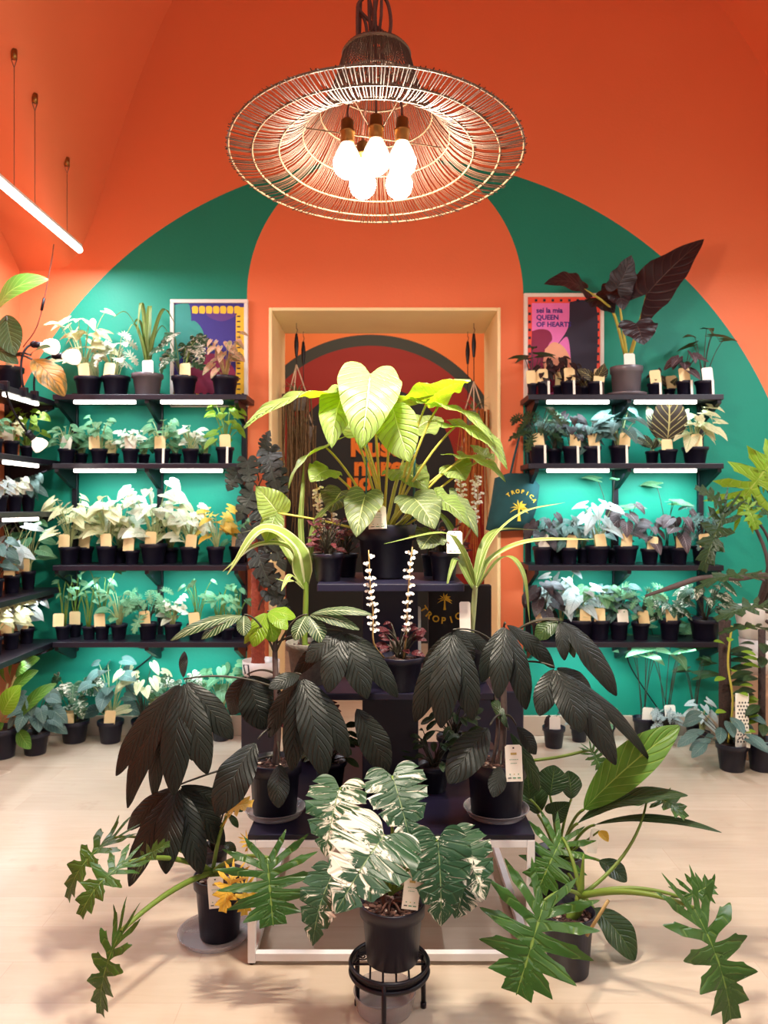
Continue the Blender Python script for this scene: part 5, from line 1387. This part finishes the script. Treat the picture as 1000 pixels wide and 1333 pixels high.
# left plant
d = 2.42; c = np.array([(358 - 500) * d / F_PX, d, TZ]); saucer(c, .097, .022, 'clear saucer under the dark plant at left of the table', 'clear plant saucers')
c = c + (0, 0, .004); r = hero_root('potted_schefflera', 'dark plant with hanging hand shaped leaves in black pot at left of table', c)
mpot(r, c, .085, .165, n=36, chips=110, lip=.24, base=.80)
fb, sb, gb = MB(), MB(), MB(); s0 = c + (.0, 0, .14)
wood = spline([s0, P(362, 950, 2.42), P(360, 900, 2.43), P(358, 850, 2.45), P(360, 815, 2.47)], 24)
wb = MB(); wb.tube(wood, [.011, .008], 8); wb.build('woody_stem', M['bark_stem'], r)
at_ = lambda y: wood[np.argmin(np.abs(wood[:, 2] - (CAM_H - (y - HORIZON) * 2.43 / F_PX)))]
compound(fb, sb, (239, 884), [(151, 1010, 40, -.02), (166, 1052, 42), (226, 1036, 48, -.10), (270, 1008, 46, -.08), (303, 962, 44, -.02), (200, 1040, 40, .05), (250, 990, 44, .1), (240, 848, 18, .05)], at_(895), 2.34)
compound(fb, sb, (392, 878), [(380, 1004, 40), (423, 1012, 52, -.12), (454, 986, 44, -.06), (505, 1006, 50, .0, (462, 918)), (350, 896, 26, -.08), (350, 960, 40, .08)], at_(900), 2.33)
compound(fb, sb, (446, 822), [(398, 862, 38), (427, 902, 42, -.1), (478, 910, 44, -.08), (518, 908, 38, -.03), (382, 880, 34, .06), (500, 870, 36, .08)], at_(840), 2.38)
compound(fb, sb, (232, 1022), [(168, 1154, 44, -.05), (216, 1138, 46, -.12), (262, 1138, 44, -.08), (292, 1100, 40, .02), (166, 1080, 40, .06), (300, 1050, 36, .08)], at_(980), 2.36)
compound(fb, sb, (336, 962), [(282, 1062, 62, -.12)], at_(950), 2.36)
compound(fb, sb, (364, 992), [(363, 1052, 36, -.08)], at_(960), 2.34)
compound(fb, sb, (322, 878), [(344, 950, 56, -.02), (300, 930, 50, .05), (370, 920, 40, .06)], at_(880), 2.48)
compound(gb, sb, (348, 796), [(330, 842, 36, -.04), (356, 836, 34, -.02), (318, 838, 30, .02), (385, 804, 30, .0), (374, 820, 26, -.05)], at_(830), 2.46, up0=(0, -.6, .8))
fb.build('foliage', L['darkcomp'], r); gb.build('young_foliage', L['lime'], r); sb.build('stems', M['stem_dark'], r)
zb2 = MB(); zs = MB()
for bp, tps in (((400, 800), [(384, 834, 28), (422, 838, 30), (468, 820, 24), (484, 800, 18)]), ((318, 800), [(222, 834, 24), (262, 832, 28), (318, 828, 24)])):
    compound(zb2, zs, bp, tps, at_(850), 2.40, up0=(0, -.7, .7))
zb2.build('ribbed_foliage', L['zebra'], r); zs.build('ribbed_stems', M['stem_dark'], r)
# right plant
c = np.array([(646 - 500) * d / F_PX, d, TZ]); saucer(c, .104, .022, 'clear saucer under the dark plant at right of the table', 'clear plant saucers')
c = c + (0, 0, .004); r = hero_root('potted_schefflera', 'dark plant with hanging hand shaped leaves and white tag at right of table', c)
mpot(r, c, .096, .168, n=36, chips=130, lip=.30, base=.82)
fb, sb, gb = MB(), MB(), MB(); s0 = c + (.01, 0, .14)
wood = spline([s0, P(655, 960, 2.42), P(656, 910, 2.43), P(654, 860, 2.45), P(656, 822, 2.47)], 24)
wb = MB(); wb.tube(wood, [.012, .008], 8); wb.tube(spline([s0 + (-.02, .01, 0), P(648, 950, 2.44), P(646, 900, 2.46)], 12), .006, 6); wb.build('woody_stem', M['bark_stem'], r)
compound(fb, sb, (590, 820), [(540, 940, 42), (574, 948, 48, -.10), (616, 938, 44, -.08), (612, 872, 40, .0), (552, 880, 36, .07), (640, 850, 30, .08)], at_(850), 2.33)
compound(fb, sb, (658, 812), [(627, 888, 32, -.04), (648, 910, 36, -.1), (685, 924, 38, -.08), (722, 870, 30, .02), (700, 850, 28, .05)], at_(835), 2.36)
compound(fb, sb, (722, 868), [(702, 932, 38, -.08), (757, 954, 50, -.12), (802, 996, 50, -.10), (846, 990, 26, -.02), (770, 900, 34, .06)], at_(870), 2.32)
compound(fb, sb, (728, 808), [(735, 860, 22, -.06), (803, 906, 40, -.08), (790, 880, 36, .03), (770, 850, 30, .06)], at_(840), 2.36)
compound(gb, sb, (728, 806), [(697, 832, 34, .0), (748, 856, 26, .02)], at_(840), 2.38, up0=(0, -.6, .8))
compound(fb, sb, (638, 944), [(584, 1020, 56, -.12)], at_(930), 2.34); compound(fb, sb, (652, 996), [(642, 1038, 30, -.08)], at_(980), 2.31)
compound(fb, sb, (672, 944), [(698, 982, 26, .0)], at_(930), 2.36)
compound(gb, sb, (662, 950), [(702, 1030, 24, .02), (640, 905, 20, .1)], at_(940), 2.38)
fb.build('foliage', L['darkcomp'], r); gb.build('young_foliage', L['darkgreen'], r); sb.build('stems', M['stem_dark'], r)
mtag(r, P(670, 1019, 2.30), .050, .108, 'card', tilt=.05, roll=.03, stick=.004, prints=True)
# low dark pots in the shade behind, on the table
for px, dd, lab, kd, sd in ((565, 2.62, 'dark bushy plant in shade behind the right of the column', 'darkbush', 41), (590, 2.92, 'dark leafy plant in the shade at back of the table, right side', 'darkbush', 42),
                        (430, 2.66, 'dark bushy plant in shade left of the column', 'darkbush', 43), (400, 2.95, 'dark leafy plant in shade at back of the table, left side', 'ludisia', 44)):
    shelf_plant(px, 44, 34, kd, 50, 84, lab, dd, TZ, 'shaded pots on the low table', tagmode=0, ymax=None)
# paper bag with palm print and a white bowl on the middle tier's right
d = 2.86; a = P(598, 790, d); t = thing('paper_bag', 'black paper bag with golden palm tree print on middle tier', 'bag', (a[0], d, Z1))
x0, x1 = P(558, 0, d)[0], P(640, 0, d)[0]; zt = P(0, 762, d)[2]
b = MB(); b.box(x0, x1, d, d + .05, Z1, zt); bb = b.build('bag_body', M['bag_black'], t, smooth=False, bevel=.003)
b = MB(); pc = P(579, 781, d); palm(b, pc, .052, d - .001); b.build('palm_print', M['print_gold'], bb, smooth=False)
arc_text('TROPICA', P(579, 776, d) , .092, d - .001, .034, M['print_gold'], bb, 212, 322, up=False)
for lab, px, py0, py1, dd, w in (('cream tag card standing on the left end of middle tier', 518, 812, 850, 2.60, .055), ('white torn edged card standing right of the column', 540, 790, 838, 2.62, .045), ('tall white tag standing before the black paper bag', 607, 784, 822, 2.50, .036)):
    a = P(px, py1, dd); a[2] = Z1 + .0; o = hero_root('tag_card', lab, a); o['category'] = 'card'
    mtag(o, a, w, max(.05, (CAM_H - (py0 - HORIZON) * dd / F_PX) - Z1 - .004), 'card', stick=.004, prints=False, name='card')

# ------------------------------------------------------------------ plants in front and at the sides of the table
# marbled monstera on its little plant stand
SXc, SYc, SZc = .014, 2.03, .150
t = thing('plant_stand', 'small round black wire plant stand in front of the table', 'stand', (SXc, SYc, 0))
an = np.linspace(0, 2 * PI, 49); R = .102
b = MB()
for z, rr in ((SZc, .006), (SZc - .022, .006)): b.tube(np.stack([SXc + R * np.cos(an), SYc + R * np.sin(an), np.full(49, z)], 1), rr, 6, caps=False)
b.lathe([(R - .003, SZc - .022), (R - .003, SZc)], (SXc, SYc, 0), 48)
b.build('ring', M['steel_black'], t)
b = MB()
for q_ in (-.05, -.017, .017, .05):
    l_ = math.sqrt(R * R - q_ * q_); b.tube([(SXc + q_, SYc - l_, SZc - .006), (SXc + q_, SYc + l_, SZc - .006)], .003, 5)
b.tube([(SXc - R, SYc, SZc - .008), (SXc + R, SYc, SZc - .008)], .003, 5)
for sgn in (-1, 1):
    th = np.linspace(0, 4.2 * PI, 30); rr = .004 + .018 * (1 - th / th[-1])
    b.tube(np.stack([SXc + sgn * .07 + rr * np.cos(th), SYc + .03 + rr * np.sin(th), np.full(30, SZc - .005)], 1), .002, 5)
b.build('wire_grid', M['steel_black'], t)
for a_ in (math.radians(25), math.radians(148), math.radians(262)):
    x, y = SXc + R * math.cos(a_), SYc + R * math.sin(a_)
    b = MB(); b.tube([(x, y, SZc), (x, y, .008)], .0065, 8); lg = b.build('leg', M['steel_black'], t)
    b = MB(); b.lathe([(.001, 0), (.008, 0), (.008, .014), (.001, .014)], (x, y, 0), 10); b.build('rubber_foot', M['steel_black'], lg)
saucer((0.002, 2.07, 0), .085, .05, 'deep clear saucer on floor under the little black plant stand')
c = np.array([SXc + .008, SYc, SZc + .006]); r = hero_root('potted_monstera', 'white and green marbled monstera in black pot on the little wire stand', c)
mpot(r, c, .087, .155, n=44, chips=170, lip=.22, base=.78)
fb, sb = MB(), MB(); s0 = c + (-.005, .0, .14); g = random.Random(2)
wb = MB(); wb.tube(spline([s0, P(500, 1172, 2.04), P(498, 1140, 2.06)], 8), [.009, .006], 7)
for i in range(7): a_ = g.uniform(0, 6.28); wb.tube(bez(s0 + (0, 0, .0), s0 + (.02 * math.cos(a_), .02 * math.sin(a_), .03), s0 + (.05 * math.cos(a_), .05 * math.sin(a_), .004), n=6), .003, 5)
wb.build('woody_stem', M['bark'], r)
MON = [((500, 1088), (436, 1190), 1.93, 1.78, 116, (-.15, -.92, .5), .10), ((511, 1010), (535, 1098), 2.12, 2.00, 80, (.15, -.95, .4), .06),
       ((442, 1026), (424, 1116), 2.08, 1.98, 78, (-.2, -.9, .5), .08), ((570, 1094), (574, 1206), 2.00, 1.93, 84, (.15, -.9, .5), .08),
       ((588, 1094), (632, 1172), 2.06, 1.97, 84, (.35, -.75, .6), .14), ((606, 1140), (592, 1196), 2.06, 2.0, 60, (.3, -.9, .4), .1),
       ((432, 1140), (407, 1232), 1.92, 1.84, 66, (-.4, -.85, .4), .12)]
MON2 = slits(HEART, (.37, .51, .65, .80), 0.72, 0.021, 0.07)
for bp, tp, d0, d1, wd, up, bu in MON:
    leaf(fb, P(*bp, d0), P(*tp, d1), wd * d0 / F_PX, MON2, up, bulge=bu, fold=.10, ripple=.05, m=6, poly=True, rg=g)
    petiole(sb, s0 + (g.uniform(-.01, .01), 0, .03), P(*bp, d0), sag=.03, r=.0048)
fb.build('foliage', L['monvar'], r); sb.build('stems', M['stem_green'], r)
mtag(r, P(533, 1186, 1.952), .042, .090, 'card', tilt=.1, roll=-.12, stick=.004, prints=True)

# lobed philodendron on the floor at the left
d = 2.42; c = np.array([(286 - 500) * d / F_PX, d, 0]); saucer(c + (-.012, 0, 0), .118, .02, 'wide clear saucer on floor left of the table', 'clear plant saucers')
c = c + (0, 0, .004); r = hero_root('potted_philodendron', 'lobed green philodendron sprawling over the floor left of the table', c)
mpot(r, c, .082, .19, n=36, chips=90, lip=.18, base=.74)
fb, yb, sb = MB(), MB(), MB(); crown = P(277, 1135, 2.38); g = random.Random(8)
sb.tube([c + (0, 0, .17), crown], .016, 8)
LOB = [((348, 1116), (356, 1206), 2.16, 2.08, 132, (.1, -.95, .3), .05, 0), ((168, 1122), (104, 1194), 2.15, 2.05, 70, (-.4, -.6, .7), .16, 0), ((150, 1090), (88, 1172), 2.35, 2.28, 56, (-.5, -.7, .6), .18, 0),
       ((158, 1212), (132, 1322), 2.02, 1.98, 64, (-.5, -.8, .3), .12, 0), ((306, 1136), (290, 1188), 2.18, 2.12, 46, (-.3, -.8, .5), .1, 1), ((318, 1150), (318, 1192), 2.2, 2.16, 34, (.3, -.9, .4), .1, 1),
       ((296, 1062), (330, 1046), 2.36, 2.30, 40, (0, -.6, .8), .14, 1), ((182, 1126), (222, 1098), 2.2, 2.16, 34, (0, -.6, .8), .1, 0), ((320, 1090), (330, 1112), 2.3, 2.28, 20, (0, -.8, .6), .1, 1)]
for bp, tp, d0, d1, wd, up, bu, w_ in LOB:
    leaf((fb, yb)[w_], P(*bp, d0), P(*tp, d1), wd * d0 / F_PX, SPLIT, up, bulge=bu, fold=.10, ripple=.10, m=6, poly=True, rg=g)
for bp, d0, sg, rr in (((348, 1116), 2.16, .05, .008), ((168, 1122), 2.15, .06, .009), ((158, 1212), 2.02, .05, .010), ((150, 1090), 2.35, .08, .006), ((306, 1136), 2.18, .02, .005), ((296, 1062), 2.36, .05, .007)):
    e = P(*bp, d0); m_ = (crown + e) / 2 + np.array([0, -.02, sg]); sb.tube(bez(crown, m_, e, n=14), [rr, rr * .6], 8)
fb.build('foliage', L['split'], r); yb.build('yellowed_foliage', L['yellow'], r); sb.build('stems', M['stem_green'], r)
mtag(r, P(283, 1184, 2.30), .048, .09, 'card', tilt=.1, roll=.1, stick=.004, prints=True)
shelf_plant(278, 40, 44, 'darkbush', 90, 80, 'dark plant in black pot on floor behind the left lobed philodendron', 2.78, 0, None, tagmode=0, ymax=None)

# lobed philodendron on the floor at the right
d = 2.235; c = np.array([(740 - 500) * d / F_PX, d, 0]); r = hero_root('potted_philodendron', 'lobed green philodendron with two big leaves on floor right of the table', c)
mpot(r, c, .078, .178, n=36, chips=90, lip=.14, base=.74)
fb, sb = MB(), MB(); crown = P(756, 1166, 2.2)
sb.tube(spline([c + (.0, 0, .15), P(752, 1185, 2.22), crown], 8), .015, 8)
LOB = [((709, 1172), (672, 1296), 2.02, 1.92, 150, (-.2, -.95, .3), .06), ((903, 1182), (952, 1330), 2.0, 1.9, 118, (.35, -.8, .5), .10), ((892, 1170), (930, 1150), 2.1, 2.12, 50, (.1, -.7, .7), .1),
       ((842, 1043), (894, 1066), 2.35, 2.25, 50, (.1, -.5, .9), .22), ((732, 1090), (700, 1160), 2.3, 2.24, 92, (-.2, -.8, .5), .12), ((768, 975), (784, 1004), 2.5, 2.46, 32, (.2, -.9, .4), .12)]
for bp, tp, d0, d1, wd, up, bu in LOB:
    leaf(fb, P(*bp, d0), P(*tp, d1), wd * d0 / F_PX, SPLIT, up, bulge=bu, fold=.10, ripple=.10, m=6, poly=True, rg=g)
for bp, d0, sg, rr, mx in (((709, 1172), 2.02, .05, .006, 0), ((903, 1182), 2.0, .06, .010, 0), ((842, 1043), 2.35, -.02, .006, .06), ((732, 1090), 2.3, .05, .007, 0), ((892, 1170), 2.1, .06, .008, 0)):
    e = P(*bp, d0); m_ = (crown + e) / 2 + np.array([mx, -.02, sg]); sb.tube(bez(crown, m_, e, n=14), [rr, rr * .55], 8)
sb.tube(spline([P(694, 990, 2.5), P(730, 985, 2.5), P(768, 976, 2.5)], 8), .005, 6)
sb.tube(spline([crown, P(758, 1140, 2.2), P(760, 1112, 2.2)], 6), [.012, .002], 7)
fb.build('foliage', L['split'], r); sb.build('stems', M['stem_green'], r)
b = MB(); b.tube([P(764, 1218, 2.14), P(792, 1172, 2.12)], .005, 6); b.build('wooden_stick', M['stem_tan'], r)
# tall broad leaved plant behind it
d = 2.62; c = np.array([(728 - 500) * d / F_PX, d, 0]); r = hero_root('potted_spathiphyllum', 'tall plant with long ribbed spear leaves on floor right of the table', c)
mpot(r, c, .085, .175, n=32, chips=40)
fb, lb, sb = MB(), MB(), MB(); s0 = c + (.01, 0, .15)
for bp, tp, d0, d1, wd, shp, up, bu, w_ in [((760, 1054), (885, 945), 2.4, 2.3, 50, ELLIP, (-.35, -.75, .5), .08, 1), ((752, 1072), (896, 1036), 2.42, 2.25, 34, ELLIP, (-.1, -.3, 1), .10, 0),
    ((774, 1074), (940, 1084), 2.42, 2.22, 14, ELLIP, (0, -.5, 1), .10, 0), ((716, 1036), (722, 996), 2.55, 2.58, 40, ELLIP, (0, -1, .2), .05, 0), ((744, 1040), (740, 1003), 2.6, 2.62, 30, ELLIP, (.2, -1, .2), .05, 0),
    ((773, 1182), (827, 1250), 2.36, 2.28, 44, ELLIP, (.4, -.8, .5), .12, 0), ((690, 1040), (684, 984), 2.6, 2.62, 34, ELLIP, (-.2, -1, .2), .06, 0), ((720, 1060), (742, 1044), 2.5, 2.46, 28, HEART, (0, -.9, .4), .06, 2),
    ((700, 1060), (690, 1010), 2.66, 2.7, 36, ELLIP, (0, -1, .3), .06, 0), ((780, 1120), (816, 1148), 2.4, 2.35, 28, ELLIP, (.3, -.7, .6), .1, 0)]:
    leaf((fb, lb, fb)[w_], P(*bp, d0), P(*tp, d1), wd * d0 / F_PX, shp, up, bulge=bu, fold=.16, ripple=.05, pucker=.04, n=44, m=5, nv=16, slant=2.0)
    petiole(sb, s0 + (RNG.uniform(-.02, .02), RNG.uniform(-.02, .02), 0), P(*bp, d0), r=.006)
fb.build('foliage', L['darkgreen'], r); lb.build('young_foliage', L['midgreen'], r); sb.build('stems', M['stem_green'], r)
mtag(r, P(770, 1112, 2.42), .04, .075, 'card', tilt=.3, roll=-.35, yaw=.5, stick=.004)
b = MB(); b.tube(bez(s0, P(756, 1100, 2.5), P(780, 1082, 2.4), n=8), [.004, .003], 5); b.build('flower_stalk', M['stem_green'], r)
b = MB(); leaf(b, P(780, 1082, 2.4), P(792, 1096, 2.36), .03, ELLIP, (0, -.8, .5), n=10, fold=.5); b.build('yellow_bract', L['yellow'], r)
shelf_plant(668, 40, 40, 'darkbush', 40, 50, 'dark plant in black pot on floor behind the right table leg', 3.3, 0, None, tagmode=0, ymax=None)
